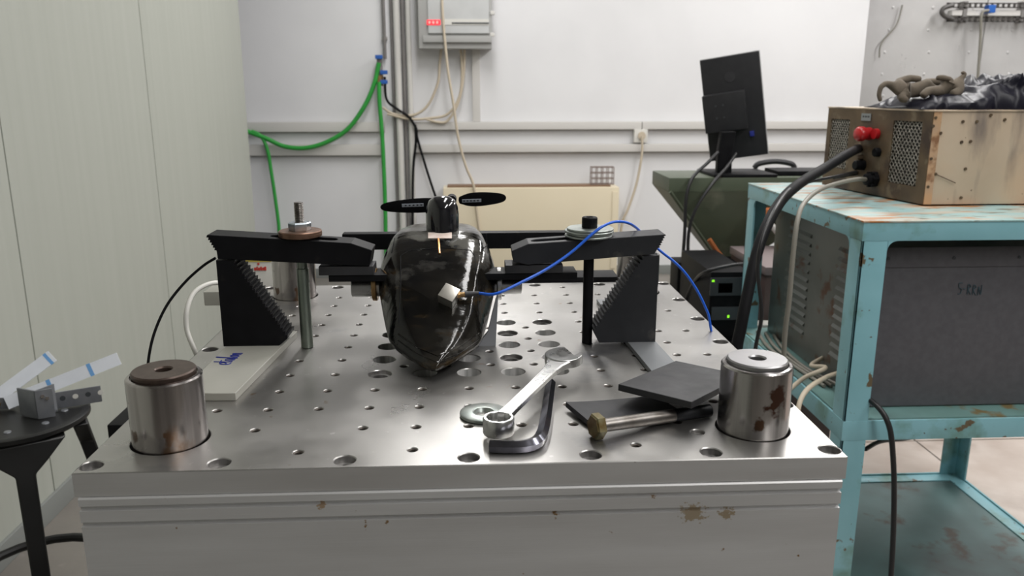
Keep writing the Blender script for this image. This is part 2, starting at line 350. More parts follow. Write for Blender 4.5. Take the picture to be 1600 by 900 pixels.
# ---------------- back wall services
def trunking(x0, x1, yt, yb, label):
    z1 = PY((x0+x1)/2, yt, YB-.04).z; z0 = PY((x0+x1)/2, yb, YB-.04).z
    a = PY(x0, yt, YB-.04).x; c = PY(x1, yt, YB-.04).x
    t = thing('cable_trunking', ((a+c)/2, YB, z0), label, 'trunking')
    n = max(1, round((c-a)/2.)); L = (c-a)/n
    for i in range(n): obj('trunking_cover', B().box(a+i*L+.002, a+(i+1)*L-.002, YB-.045, YB-.012, z0, z1, .004), M['trunk'], t)
    obj('trunking_shadow_base', B().box(a, c, YB-.012, YB, z0-.008, z1), M['shadowgap'], t)  # dark lip below the covers paints the shadow line under the trunking
trunking(386, 600, 191, 206, 'upper white cable trunking left of the vertical pipes')
trunking(386, 600, 226, 243, 'lower white cable trunking left of the vertical pipes')
trunking(645, 1352, 190, 202, 'upper white cable trunking right of the vertical pipes')
trunking(645, 1352, 225, 237, 'lower white cable trunking right of the vertical pipes')
b = pbox(738, 72, 750, 190, YB-.03, .03, .003)
tag(obj('vertical_duct', b, M['trunk']), 'narrow white vertical duct below the grey electrical enclosure', 'duct')
def vpipe(px, y0, y1, r, mat, label, off=.03):
    a = PY(px, y0, YB-off); z1 = a.z; z0 = PY(px, y1, YB-off).z
    t = thing('wall_pipe', (a.x, YB-off, z0), label, 'pipe')
    obj('pipe', B().cyl((a.x, YB-off, z0), (a.x, YB-off, z1), r, n=16), mat, t)
    for k in range(3):
        z = z0+(z1-z0)*(.15+.33*k)
        obj('clip', B().box(a.x-r-.006, a.x+r+.006, YB-off-.004, YB, z-.012, z+.012, .002), M['shadowgap'], t)
    return t
vpipe(594, -130, 92, .011, M['pipe'], 'thin dark wall pipe ending in the blue tap')
vpipe(606, -130, 436, .008, M['pipe'], 'thin dark pipe just right of the blue tap', .02)
vpipe(614, -130, 436, .024, M['pipew'], 'thick white wall pipe right of the blue tap', .03)
vpipe(624, -130, 436, .012, M['pipe'], 'dark brown-grey conduit between the two white wall pipes', .02)
vpipe(633, -130, 436, .019, M['pipew'], 'white wall pipe right of the dark conduit', .03)
# tap with two blue handles
t = thing('water_tap', PY(596, 132, YB-.05), 'twin blue-handled tap where the green hoses start', 'tap')
c = PY(593, 95, YB-.06); 
obj('tap_body', B().cyl(c+Vector((0, 0, -.17)), c+Vector((0, 0, .03)), .02, n=14), M['pipe'], t)
for px, py in ((592, 89), (600, 113), (600, 128)):
    q = PY(px, py, YB-.09); obj('tap_handle', B().box(q.x-.026, q.x+.026, q.y-.01, q.y+.01, q.z-.014, q.z+.014, .006), M['blue'], t)
obj('hose_fitting', B().cyl(PY(593, 118, YB-.06), PY(593, 132, YB-.06), .026, n=14), M['brass'], t)
def cable(name, pts, r, mat, label, cat='cable', group=None, n=8, res=6):
    return tag(obj(name, B().tube(pts, r, n, res=res), mat, ang=60), label, cat, group)
Y = YB-.08
cable('green_hose', [PY(x, y, Y) for x, y in ((592, 98), (585, 130), (570, 165), (545, 200), (515, 220), (480, 231), (445, 229), (415, 216), (388, 206), (382, 203))], .016, M['green'], 'green hose hanging in a wide curve from the blue tap', 'hose')
cable('green_hose', [PY(x, y, Y) for x, y in ((393, 205), (408, 213), (418, 235), (424, 270), (430, 310), (436, 360), (438, 430))], .013, M['green'], 'green hose dropping beside the left partition', 'hose')
cable('green_hose', [PY(x, y, YB-.1) for x, y in ((592, 128), (593, 160), (597, 210), (600, 270), (602, 330), (603, 400), (604, 440))], .015, M['green'], 'green hose dropping straight down in front of the wall pipes', 'hose')
cable('black_cable', [PY(x, y, YB-.07) for x, y in ((601, 120), (604, 155), (620, 170), (638, 182), (650, 200), (652, 215), (662, 250), (672, 282), (684, 320), (690, 360))], .009, M['darkc'], 'dark cable running from the wall pipes down behind the black model aircraft')
cable('black_cable', [PY(x, y, YB-.06) for x, y in ((649, 195), (650, 220), (646, 260), (645, 310), (645, 400))], .009, M['darkc'], 'dark cable dropping straight beside the rightmost white wall pipe')
for i, (pts, lb) in enumerate([
   (((690, 70), (687, 100), (684, 130), (668, 165), (645, 180), (615, 178), (598, 168)), 'beige cable looping left from under the electrical enclosure'),
   (((719, 70), (722, 110), (718, 150), (700, 178), (670, 185), (640, 186), (605, 178)), 'middle beige cable looping from the enclosure to the pipes'),
   (((726, 70), (724, 120), (716, 160), (700, 188), (685, 191), (665, 186)), 'lowest beige cable loop below the electrical enclosure'),
   (((690, -10), (693, 40), (700, 110), (708, 160), (716, 215), (728, 260), (740, 290), (745, 330), (755, 400)), 'long beige cable dropping across the enclosure behind the propeller')]):
    cable('beige_cable', [PY(x, y, YB-.06-(.16 if i == 3 else 0)) for x, y in pts], .009, M['cream'], lb)
cable('beige_cable', [PY(x, y, YB-.08) for x, y in ((1003, 213), (1003, 240), (995, 285), (982, 325), (972, 350), (966, 400))], .009, M['cream'], 'beige cable hanging from the white wall socket')
# enclosure
t = thing('electrical_enclosure', PY(710, 76, YB), 'grey electrical enclosure with red lit display high on the white wall', 'enclosure')
D = YB-.16
obj('housing', pbox(653, -60, 768, 76, D, .16, .006), M['boxgrey'], t)
obj('door_panel', pbox(668, -60, 764, 52, D-.015, .014, .004), M['boxdoor'], t)
obj('door_frame', pbox(661, 56, 768, 66, D-.02, .019, .003), M['boxgrey'], t)
dp = obj('display', pbox(667, 31, 688, 39, D-.019, .004), M['led'], t)
obj('label_strip', pbox(689, 30, 764, 39, D-.018, .003), M['white'], t)
obj('slot', pbox(706, 35, 764, 37, D-.021, .003), M['labelink'], t)
for y in (20, 54): obj('latch', pbox(766, y-3, 773, y+3, D-.01, .03, .004), M['pipew'], t)
for x in (671, 677, 683): obj('led', pbox(x-1.6, 33, x+1.6, 37, D-.022, .003), M['tape'], t)
# socket + plug
t = thing('wall_socket', PY(1001, 222, YB), 'white wall socket with a plug between the two trunkings', 'socket')
obj('socket_plate', pbox(991, 202, 1012, 223, YB-.05, .05, .005), M['white'], t)
c = PY(1003, 212, YB-.06); obj('plug', B().cyl(c, c+Vector((0, .05, 0)), .028, n=16), M['cream'], t)
# convector
t = thing('convector_heater', PY(830, 433, YB), 'cream convector heater standing against the white back wall', 'heater')
a = PY(692, 294, YB-.2); c = PY(968, 294, YB-.2); zb = PY(830, 431, YB-.2).z; z0 = a.z
obj('case', B().box(a.x, c.x, YB-.2, YB-.02, zb, z0, .012), M['conv'], t)
obj('top_grille', B().box(a.x+.03, c.x-.06, YB-.17, YB-.05, z0, z0+.012, .002), M['convtop'], t)
for i in range(2): 
    x = a.x+.15 if i == 0 else c.x-.2
    obj('foot', B().box(x, x+.06, YB-.18, YB-.05, FL, zb), M['shadowgap'], t)
obj('control_flap', B().box(c.x-.05, c.x-.01, YB-.206, YB-.199, zb+.05, z0-.03, .002), M['conv'], t)
# wire basket on the convector
t = thing('wire_basket', Vector((PY(940, 290, YB-.12).x, YB-.12, z0+.012)), 'small brown wire basket standing on the cream convector', 'basket')
bx0 = PY(923, 290, YB-.12).x; bx1 = PY(957, 290, YB-.12).x
h = .14
for nm, y in (('front_grid', YB-.16), ('back_grid', YB-.09)):
    b = B()
    for i in range(5): x = bx0+(bx1-bx0)*i/4; b.cyl((x, y, z0+.012), (x, y, z0+h), .0032, n=6)
    for i in range(4): z = z0+.016+(h-.02)*i/3; b.cyl((bx0, y, z), (bx1, y, z), .0032, n=6)
    obj(nm, b, M['basket'], t)
for x in (bx0, bx1):
    b = B()
    for i in range(4): z = z0+.016+(h-.02)*i/3; b.cyl((x, YB-.16, z), (x, YB-.09, z), .0032, n=6)
    obj('side_grid', b, M['basket'], t)
# slotted rail bracket on silver wall with hanging cable
t = thing('slotted_rail', PY(1478, 20, YS), 'dark slotted steel rail loop high on the silver wall', 'rail')
for y0, y1 in ((4, 12), (26, 34)):
    b = B(); a = PY(1480, y0, YS-.08); c = PY(1480, y1, YS-.08); xr = a.x+2.2; k = 0; x = a.x
    b.box(a.x, xr, YS-.08, YS-.072, a.z-.008, a.z); b.box(a.x, xr, YS-.08, YS-.072, c.z, c.z+.008)
    while x < xr: b.box(x, x+.018, YS-.08, YS-.072, c.z, a.z); x += .045
    obj('slotted_bar', b, M['darkrail'], t)
a = PY(1483, 8, YS-.08); c = PY(1483, 30, YS-.08)
obj('end_loop', B().tube([a+Vector((.03, 0, 0)), a+Vector((-.035, 0, -.02)), (a+c)/2+Vector((-.06, 0, 0)), c+Vector((-.035, 0, .02)), c+Vector((.03, 0, 0))], 0.018, 8), M['darkrail'], t)
a = PY(1487, 20, YS-.05)
obj('inner_shelf', B().box(a.x, a.x+2.2, YS-.06, YS, a.z-.02, a.z+.02), M['trunk'], t)
b = PY(1548, 14, YS-.12); obj('clamp', B().box(b.x-.03, b.x+.03, YS-.14, YS-.08, b.z-.03, b.z+.03, .008), M['blue'], t)
for x in (1500, 1590): 
    q = PY(x, 20, YS); obj('wall_bracket', B().box(q.x-.015, q.x+.015, YS-.072, YS, q.z-.08, q.z+.08), M['pipe'], t)
cable('hanging_cable', [PY(x, y, YS-.14) for x, y in ((1545, 16), (1534, 22), (1532, 60), (1528, 120), (1524, 200))], .011, M['greyc'], 'thin grey cable hanging from the slotted rail on the silver wall')
cable('rubber_hose', [PY(x, y, YS-.03) for x, y in ((1410, 8), (1400, 40), (1377, 68), (1374, 90))], .006, M['greyc'], 'thin grey wire bowed on the silver sheet wall')

# ================================================================ SHAKER TABLE
def rect_pts(x0, x1, y0, y1): return [(x0, y0), (x1, y0), (x1, y1), (x0, y1)]
PX0, PX1, PY0, PY1, TK = -.330, .330, -.032, .632, .0215
PIL = [(-.272, .034), (.268, .034), (-.270, .566), (.266, .566)]; PR = .0325
holes = []  # x, y, kind
for i in range(-3, 4): holes += [(.1066*i, -.018, 'cb'), (.1066*i, .618, 'cb')]
for j in range(1, 6): holes += [(-.3185, -.018+.106*j, 'cb'), (.3185, -.018+.106*j, 'cb')]
sm = []
for i in range(-5, 6):
    for k in range(13):
        x, y = .05*i, .05*k
        if abs(i) <= 2 and 4 <= k <= 8: continue
        if k in (0, 12) and abs(i) not in (1, 3): continue
        if k == 1 and abs(i) in (5, 3): continue
        if min(math.hypot(x-a, y-c) for a, c in PIL) < .045: continue
        sm.append((x, y))
for x in (-.287, .287):
    for y in (.25, .35, .45): sm.append((x, y))
for i in range(4):
    for k in range(4): sm.append((-.075+.05*i, .225+.05*k))
holes += [(x, y, 's') for x, y in sm] + [(.213, .025, 'c')]
deep = {(2, 8), (1, 7), (1, 5), (-2, 4), (-1, 7)}
for i in range(-2, 3):
    for k in range(4, 9): holes.append((.05*i, .05*k, 'bd' if (i, k) in deep else 'b'))
holes += [(x, y, 'p') for x, y in PIL]
PROF = dict(s=[(.0054, 0), (.0047, -.0008), (.0047, -.0195), (0, -.0195)],
            c=[(.0072, 0), (.0064, -.0008), (.0064, -.0035), (0, -.0035)],
            cb=[(.0102, 0), (.0094, -.0008), (.0094, -.0065), (.0052, -.0065), (.0052, -.0205), (0, -.0205)],
            b=[(.0140, 0), (.0132, -.0007), (.0132, -.020), (0, -.020)],
            bd=[(.0140, 0), (.0132, -.0007), (.0132, -.0045), (.0088, -.0045), (.0088, -.0205), (0, -.0205)],
            p=[(PR+.0024, 0), (PR+.0018, -.0006), (PR+.0018, -.0208), (0, -.0208)])
def spl(cu, pts):
    s = cu.splines.new('POLY'); s.points.add(len(pts)-1); s.use_cyclic_u = True
    for p, q in zip(s.points, pts): p.co = (q[0], q[1], 0, 1)
def circ(x, y, r, n): return [(x+r*math.cos(2*math.pi*i/n), y+r*math.sin(2*math.pi*i/n)) for i in range(n)]
NS = dict(s=20, c=20, cb=28, b=32, bd=32, p=56)
cu = bpy.data.curves.new('tmp', 'CURVE'); cu.dimensions = '2D'; cu.fill_mode = 'FRONT'
e = .0008
spl(cu, rect_pts(PX0+e, PX1-e, PY0+e, PY1-e))
for x, y, k in holes: spl(cu, circ(x, y, PROF[k][0][0], NS[k]))
tmp = bpy.data.objects.new('tmp', cu); COL.objects.link(tmp)
bpy.context.view_layer.update()
me = bpy.data.meshes.new_from_object(tmp.evaluated_get(bpy.context.evaluated_depsgraph_get()))
bpy.data.objects.remove(tmp)
pb = B(); pb.bm.from_mesh(me)
for f in list(pb.bm.faces):
    if f.normal.z < 0: f.normal_flip()
for v in pb.bm.verts: v.co.z = 0
r0 = [pb.v((x, y, 0)) for x, y in rect_pts(PX0+e, PX1-e, PY0+e, PY1-e)]
r1 = [pb.v((x, y, -e)) for x, y in rect_pts(PX0, PX1, PY0, PY1)]
r2 = [pb.v((x, y, -TK)) for x, y in rect_pts(PX0, PX1, PY0, PY1)]
pb.bridge(r0, r1); pb.bridge(r1, r2); pb.face(r2[::-1])
for x, y, k in holes:
    pb.lathe(PROF[k], (x, y, 0), (0, 0, 1), NS[k])
bmesh.ops.remove_doubles(pb.bm, verts=pb.bm.verts[:], dist=1e-6)
plate = tag(obj('fixture_plate', pb, M['plate'], loc=(0, .3, -TK)), 'large square aluminium fixture plate full of threaded holes', 'plate')
# material per bore
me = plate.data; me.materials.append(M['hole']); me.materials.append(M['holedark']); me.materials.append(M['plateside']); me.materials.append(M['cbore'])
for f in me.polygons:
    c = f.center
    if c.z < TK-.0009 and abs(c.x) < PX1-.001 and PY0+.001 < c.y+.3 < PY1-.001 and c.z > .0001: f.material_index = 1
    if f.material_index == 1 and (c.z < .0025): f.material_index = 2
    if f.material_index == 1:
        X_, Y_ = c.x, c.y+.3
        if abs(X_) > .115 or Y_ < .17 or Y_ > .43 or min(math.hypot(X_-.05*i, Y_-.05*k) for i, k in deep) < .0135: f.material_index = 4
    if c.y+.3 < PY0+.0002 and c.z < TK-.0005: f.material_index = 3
# thread inserts
pr = [(.0047, -.0012)]
z = -.0012
while z > -.0165: pr += [(.0036, z-.0007), (.0047, z-.0014)]; z -= .0014
ins = None
for x, y in sm:
    if ins is None:
        b = B().lathe(pr, (x, y, 0), (0, 0, 1), 16); ins = obj('threaded_insert', b, M['insert'], plate, ang=80); bx, by = x, y
    else:
        c = ins.copy(); COL.objects.link(c); c.location = (x-bx, y-by, 0)
n0 = 0
# block beneath, with two milled grooves
zc = [PY(118, y, -.036).z for y in (799, 825)]; zr = [PY(1310, y, -.036).z for y in (766, 789)]
g1 = (zc[0]+zr[0])/2; g2 = (zc[1]+zr[1])/2
yf = -.0345; prof = [(yf+.0012, -TK-.0004), (yf, -TK-.0016)]
for g in (g1, g2): prof += [(yf, g+.0021), (yf+.0030, g+.0018), (yf+.0030, g-.0018), (yf, g-.0021)]
prof += [(yf, -.42), (.628, -.42), (.628, -TK-.0004)]
t = thing('vibration_table_base', (0, .3, FL), 'massive brushed aluminium block carrying the fixture plate', 'machine base')
obj('block', B().prism(prof, lambda u, v, w: (w, u, v), -.3265, .3265), M['block'], t)
obj('pedestal', B().box(-.27, .27, .03, .57, FL, -.42, .01), M['boxgrey'], t)
# black bar bolted behind the plate
tag(obj('rear_bar', B().box(-.12, .25, .645, .70, -.05, .006, .002).box(-.1, .2, .628, .646, -.05, -.03), M['blackox']), 'black steel bar along the rear edge of the fixture plate', 'bar')

# steel pillars
def pillar(x, y, h, label, side, top, hole_r=.0072):
    t = thing('steel_pillar', (x, y, -.0205), label, 'pillar', 'round steel pillars at the plate corners')
    obj('body', B().lathe([(0, -.0205), (PR, -.0205), (PR, h-.0065), (PR-.0012, h-.005), (PR-.0038, h-.0045), (PR-.0044, h-.0065), (hole_r+.0004, h-.0065), (hole_r+.0004, h-.028), (0, h-.028)], (x, y, 0), n=64), side, t, ang=30)
    obj('end_face', B().lathe([(hole_r, h-.010), (hole_r, h-.0015), (hole_r+.0012, h), (PR-.0062, h), (PR-.0050, h-.0012), (PR-.0050, h-.0064)], (x, y, 0), n=64), top, t)
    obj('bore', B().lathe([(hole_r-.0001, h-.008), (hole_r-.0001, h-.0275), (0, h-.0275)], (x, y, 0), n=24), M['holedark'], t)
pillar(*PIL[0], .0675, 'front left steel pillar with a brown rusted top face', M['steel'], M['rusttop'])
pillar(*PIL[1], .0690, 'front right steel pillar with bright top and rust patches', M['steelrust'], M['steeltop'])
pillar(*PIL[2], .0665, 'rear left steel pillar seen behind the green threaded rod', M['steel'], M['steeltop'])
pillar(*PIL[3], .0665, 'rear right steel pillar mostly hidden by the step block', M['steel'], M['steeltop'])

# ================================================================ CLAMPS
YF, YBk = .284, .322; YM = .303
SL_T = .0085; SR_T = .006
def boolean_cut(o, cutter):
    bpy.context.view_layer.update()
    q = o.modifiers.new('cut', 'BOOLEAN'); q.object = cutter; q.operation = 'DIFFERENCE'; q.solver = 'EXACT'
    bpy.context.view_layer.update()
    me = bpy.data.meshes.new_from_object(o.evaluated_get(bpy.context.evaluated_depsgraph_get()))
    o.modifiers.remove(q); old = o.data; o.data = me; me.name = old.name; bpy.data.objects.remove(cutter)
def strap(name_pts, teeth, nose, slot, mat, label, group):
    """profile polygon in XZ; teeth zigzag is already in it"""
    poly = [(p.x, p.z) for p in name_pts]
    o = obj('strap_clamp', B().prism(poly, lambda u, v, w: (u, w, v), YF, YBk), mat, ang=20)
    x0, x1, zc = slot
    b = B(); n = 12; r = .0085; pts = [(x1+r*math.cos(-math.pi/2+math.pi*i/n), YM+r*math.sin(-math.pi/2+math.pi*i/n)) for i in range(n+1)]
    pts += [(x0+r*math.cos(math.pi/2+math.pi*i/n), YM+r*math.sin(math.pi/2+math.pi*i/n)) for i in range(n+1)]
    c = obj('cut', b.prism(pts, lambda u, v, w: (u, v, w), zc-.05, zc+.05), mat)
    boolean_cut(o, c)
    for f in o.data.polygons: f.use_smooth = False
    q = o.modifiers.new('bevel', 'BEVEL'); q.width = .0006; q.segments = 1; q.limit_method = 'ANGLE'; q.angle_limit = math.radians(50)
    return tag(o, label, 'clamp', group)
def zig(a, b, n, d):
    """n teeth between a and b sticking out by vector d"""
    out = []
    for i in range(n):
        p = a+(b-a)*(i/n); out += [p, a+(b-a)*((i+.75)/n)+d]
    out.append(b); return out
yy = YF
tl = PY(323, 367, yy); a = PY(338, 391, yy)
LB = [PY(548, 380, yy), tl] + zig(tl, a, 6, Vector((-.0022, 0, -.0012)))[1:] + [PY(340, 404.5, yy), PY(548, 415, yy), PY(577, 416, yy), PY(581, 391, yy)]
strap(LB, 0, 0, (-.228, -.165, .14), M['blackox'], 'left black toothed strap clamp with chamfered nose', 'black toothed strap clamps')
tr = PY(1039, 366, yy); a = PY(1028, 388, yy)
RB = [PY(826, 381, yy), PY(800, 392, yy), PY(802, 409, yy), PY(824, 414, yy), PY(1023, 397, yy)] + zig(a, tr, 6, Vector((.0022, 0, -.0008)))
strap(RB, 0, 0, (.085, .165, .135), M['blackox2'], 'right black toothed strap clamp under the blue cable', 'black toothed strap clamps')
# step blocks
def stepblock(base, bx0, bx1, tip, top, xv, mat, label, sgn):
    """right triangle with teeth on the sloping side"""
    a = Vector((tip[0], 0, tip[1])); b = Vector((top[0], 0, top[1])); d = (b-a); nrm = Vector((d.z, 0, -d.x)).normalized()
    if nrm.x*sgn < 0: nrm = -nrm
    zz = zig(a, b, 22, nrm*.0032)
    poly = [(xv, base), (bx1, base), (bx1+.0*sgn, base)] if False else [(xv, base), (bx1, base)]
    poly += [(p.x, p.z) for p in zz] + [(xv, top[1]+.001)]
    o = obj('step_block', B().prism(poly, lambda u, v, w: (u, w, v), YF, YBk), mat, ang=15)
    return tag(o, label, 'step block', 'black toothed step blocks')
l0 = PY(338, 391, yy); l1 = PY(348, 541, yy); 
zL = SL_T
xv = (PY(343, 470, yy)).x
stepblock(zL, 0, PY(436, 541, yy).x, (PY(449, 529, yy).x, PY(449, 529, yy).z), (PY(362, 408, yy).x, PY(362, 406.5, yy).z-.001), xv, M['blackox'], 'left black toothed step block standing on the cream slab', 1)
zR = SR_T
stepblock(zR, 0, PY(936, 534, yy).x, (PY(928, 520, yy).x, PY(928, 520, yy).z), (PY(1008, 400, yy).x, PY(1008, 399.6, yy).z-.001), (PY(1027, 460, yy)).x, M['blackox2'], 'right black toothed step block standing on the grey slab', -1)
# studs, nuts, washers
def thread(b, x, y, z0, z1, r, pitch=.0018, n=16):
    pr = [(0, z0), (r, z0)]; z = z0
    while z+pitch < z1: pr += [(r*.86, z+pitch*.5), (r, z+pitch)]; z += pitch
    pr += [(r*.8, z1), (0, z1)]; return b.lathe(pr, (x, y, 0), n=n)
xr = P(478, 546).x; rx = xr+.0005
ztop = PY(468, 355, YM); wz = PY(468, 372, YM-.0185).z
wa = .1395; wb = wa+.0075
xl = PY(468, 362, YM).x
t = thing('threaded_rod', (xr, YM, -.02), 'green-grey threaded rod passing up through the left strap clamp', 'rod')
ax0 = Vector((xr, YM, -.005)); ax1 = Vector((xl, YM, wa-.001))
obj('shank', B().cyl((xr, YM, -.019), (xl, YM, wb), .0042, .0042, n=4) if False else B().lathe([(0, -.018), (.0045, -.018), (.0045, .0005), (.0073, .0006), (.0073, .10), (.0062, .101), (.0062, wb+.008), (0, wb+.008)], (xr, YM, 0), n=24), M['greenrod'], t)
obj('thread', thread(B(), xr, YM, wb+.008, PY(468, 316, YM).z, .0057), M['boltsteel'], t, ang=80)
WH = thing('heavy_washer', (xr, YM, wa), 'thick brown washer under the hex nut on the left clamp', 'washer')
obj('washer_ring', B().lathe([(.0068, wa), (.0245, wa), (.0255, wa+.001), (.0255, wb-.001), (.0245, wb), (.0068, wb)], (xr, YM, 0), n=48, close=True), M['brownwasher'], WH)
zn = wb
tag(obj('hex_nut', B().lathe([(.0064, zn), (.0128, zn), (.0135, zn+.001), (.0135, zn+.0085), (.0122, zn+.0098), (.0064, zn+.0098)], (xr, YM, 0), n=6, close=True, ph=.3), M['bluezinc']), 'bluish zinc hex nut on top of the brown washer', 'nut')
obj('washer_groove', B().lathe([(.0250, wa+.0030), (.0258, wa+.0032), (.0258, wa+.0040), (.0250, wa+.0042)], (xr, YM, 0), n=48, close=True), M['brownwasher'], WH)
# right bolt
xb = P(919, 540).x; zc0 = PY(921, 370, YM-.0185).z; wa2 = .1365
zb0 = wa2
WN = 4
for i in range(WN):
    r = (.0300, .0262, .0285, .0270)[i]; z0 = zb0+i*.0027
    r = (.0290, .0275, .0300, .0285)[i]
    tag(obj('flat_washer', B().lathe([(.0068, z0), (r-.0005, z0), (r, z0+.0005), (r, z0+.0018), (r-.0005, z0+.0025), (.0068, z0+.0025)], (xb+(-.0012, .001, -.0005, .0008)[i], YM, 0), n=48, close=True), M['zinc']),
        ('zinc flat washer lowest of the four on the right clamp', 'zinc flat washer second from the bottom on the right clamp', 'wide zinc flat washer second from the top on the right clamp', 'zinc flat washer topmost on the right clamp under the cap screw')[i], 'washer', 'zinc washers stacked on the right clamp')
zt = zb0+WN*.0027
t = thing('cap_screw', (xb, YM, -.018), 'long black socket cap screw through the right clamp', 'screw')
obj('shank', B().lathe([(0, -.018), (.0044, -.018), (.0044, .0004), (.0064, .0006), (.0064, zt), (0, zt)], (xb, YM, 0), n=24), M['blackox'], t)
obj('head', B().lathe([(0, zt), (.0092, zt), (.0095, zt+.0006), (.0095, zt+.0118), (.0086, zt+.013), (.0052, zt+.013)], (xb, YM, 0), n=32), M['blackox'], t)
obj('hex_socket', B().lathe([(.0056, zt+.0131), (.0048, zt+.0126), (.0048, zt+.007), (0, zt+.007)], (xb, YM, 0), n=6), M['blackpl'], t)
# slabs under the blocks
def S4(*pts): return [Vector(p) for p in pts]
a0 = P(322, 616, zL); 
x1 = P(364, 614, zL)
lslab = S4((-.300, x1.y, zL), (x1.x+.003, x1.y+.001, zL), (-.222, .345, zL), (-.292, .345, zL))
ls = thing('cream_slab', (-.26, .23, 0), 'cream slab with blue handwriting under the left step block', 'slab')
# keep clear of the pillar: notch the corner
lp = [(-.2375, x1.y), (x1.x+.0035, x1.y), (-.2245, .345), (-.292, .345), (-.296, .085+.02), (-.262, x1.y-.0)]
lp = [(-.262, x1.y), (x1.x+.0025, x1.y), (-.2215, .345), (-.294, .345), (-.296, x1.y+.004)]
obj('slab_body', B().prism(lp, lambda u, v, w: (u, v, w), 0.0, zL), M['slab'], ls, bevel=.0006)
# handwriting strokes (blue marker)
def strokes(parent, lst, f, r, mat, name='handwriting'):
    b = B()
    for s in lst: b.tube([f(u, v) for u, v in s], r, 5, res=4)
    return obj(name, b, mat, parent)
W1 = [[(0, .35), (.30, .45), (.42, .75), (.2, .95), (.0, .6), (.1, .15), (.45, .1)],           # e
      [(.62, 1.6), (.6, .6), (.75, .1)], [(.45, 1.05), (.95, 1.1)],                             # t
      [(1.25, .85), (1.0, .8), (.95, .3), (1.2, .15), (1.32, .8), (1.35, .1)],                   # a
      [(1.55, .0), (1.62, 1.0), (1.75, 1.8), (1.66, 1.7), (1.62, .6), (1.8, .1)],                # l
      [(2.1, .85), (1.9, .6), (2.0, .1), (2.25, .3), (2.15, .85)],                              # o
      [(2.45, .8), (2.45, .05), (2.45, .5), (2.65, .85), (2.75, .05)]]
o0 = P(350, 570, zL); o1 = P(385, 541, zL); up = (P(340, 565, zL)-o0).normalized(); dr = (o1-o0).normalized(); up = Vector((-dr.y, dr.x, 0))
strokes(ls, W1, lambda u, v: o0+dr*(u*.0145)+up*((v-.5)*.014)+Vector((0, 0, .0003)), .0007, M['ink'])
rs_ = [(P(1018, 580, zR).x, P(1018, 580, zR).y), (P(1052, 566, zR).x+.004, P(1050, 566, zR).y-.02), (.226, .34), (.212, .50), (P(934, 470, zR).x, P(934, 470, zR).y)]
rs_ = [(.2035, .172), (.2385, .172), (.2315, .30), (.221, .498), (.1905, .498), (.196, .30)]
tag(obj('grey_slab', B().prism(rs_, lambda u, v, w: (u, v, w), 0.0, zR), M['greyslab'], bevel=.0005), 'long grey metal slab under the right step block', 'slab')
# rubber pads under the noses
bz = PY(903, 421, .305).z
tag(obj('clamp_pad', B().box(PY(497, 420, YF).x, PY(583, 420, YF).x, YF+.002, YBk-.002, bz, PY(540, 415.5, YF).z-.0012, .001), M['rubber']), 'black rubber pad under the left clamp nose', 'pad', 'pads under the clamp noses')
tag(obj('clamp_pad', B().box(PY(790, 420, YF).x, PY(880, 420, YF).x, YF+.002, YBk-.002, bz, PY(824, 413.5, YF).z-.0012, .001), M['rubber']), 'black rubber pad under the right clamp nose', 'pad', 'pads under the clamp noses')

# ================================================================ MODEL AIRCRAFT POD
CX = -.0385
pod = thing('model_aircraft', (CX, .30, .01), 'glossy black carbon fibre model aircraft pod clamped on the plate', 'aircraft')
ST = [ # y, half width, z top, z widest, z bottom, lower-width factor
 (.465, .0570, .126, .082, .045, .75), (.46, .0590, .130, .082, .040, .75), (.42, .0665, .1345, .083, .026, .78), (.38, .0715, .1375, .083, .016, .80), (.345, .0742, .1370, .083, .0125, .82), (.315, .0745, .1280, .080, .0115, .83),
 (.285, .0680, .1100, .060, .0110, .85), (.262, .0615, .0905, .040, .0108, .90), (.240, .0560, .0690, .030, .0108, .95), (.232, .0530, .0600, .0255, .0105, .95), (.210, .0360, .0385, .0210, .0100, .95), (.192, .0200, .0280, .0175, .0095, .95), (.178, .0070, .0205, .0155, .0095, .95)]
HALF = [(0, 1.), (.35, .998), (.64, .97), (.78, .88), (.93, .45), (.985, .12), (1., 0.), (.985, -.14), (.92, -.55), (.80, -.96), (.40, -1.0), (0, -1.02)]
b = B(); rings = []
for y, hw, zt_, zm, zb_, lf in ST:
    def pt(u, v, sgn):
        if v >= 0: z = zm+(zt_-zm)*v; x = u*hw
        else:
            z = zm+(zm-zb_)*v; x = u*hw*(1-(1-lf)*min(1, -v))
        return (CX+sgn*x, y, z)
    right = [pt(u, v, 1) for u, v in HALF]; left = [pt(u, v, -1) for u, v in HALF[1:-1]][::-1]
    rings.append([b.v(p) for p in right+left])
for q0, q1 in zip(rings, rings[1:]): b.bridge(q0, q1)
b.face(rings[0]); 
tipv = b.v((CX+.002, .172, .0125)); n = len(rings[-1])
for i in range(n): b.face([rings[-1][i], rings[-1][(i+1) % n], tipv])
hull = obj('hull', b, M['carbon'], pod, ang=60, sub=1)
bpy.context.view_layer.update()
dg = bpy.context.evaluated_depsgraph_get(); he = hull.evaluated_get(dg); hm = he.to_mesh()
HO = wl(hull); hv = [v.co.copy()+HO for v in hm.vertices]; bvh = BVHTree.FromPolygons(hv, [tuple(p.vertices) for p in hm.polygons]); he.to_mesh_clear()
def onhull(px, py, off=0.):
    h = bvh.ray_cast(CP, ray(px, py).normalized()); 
    return (h[0]+h[1]*off, h[1]) if h[0] is not None else (PY(px, py, .3), Vector((0, -1, 0)))
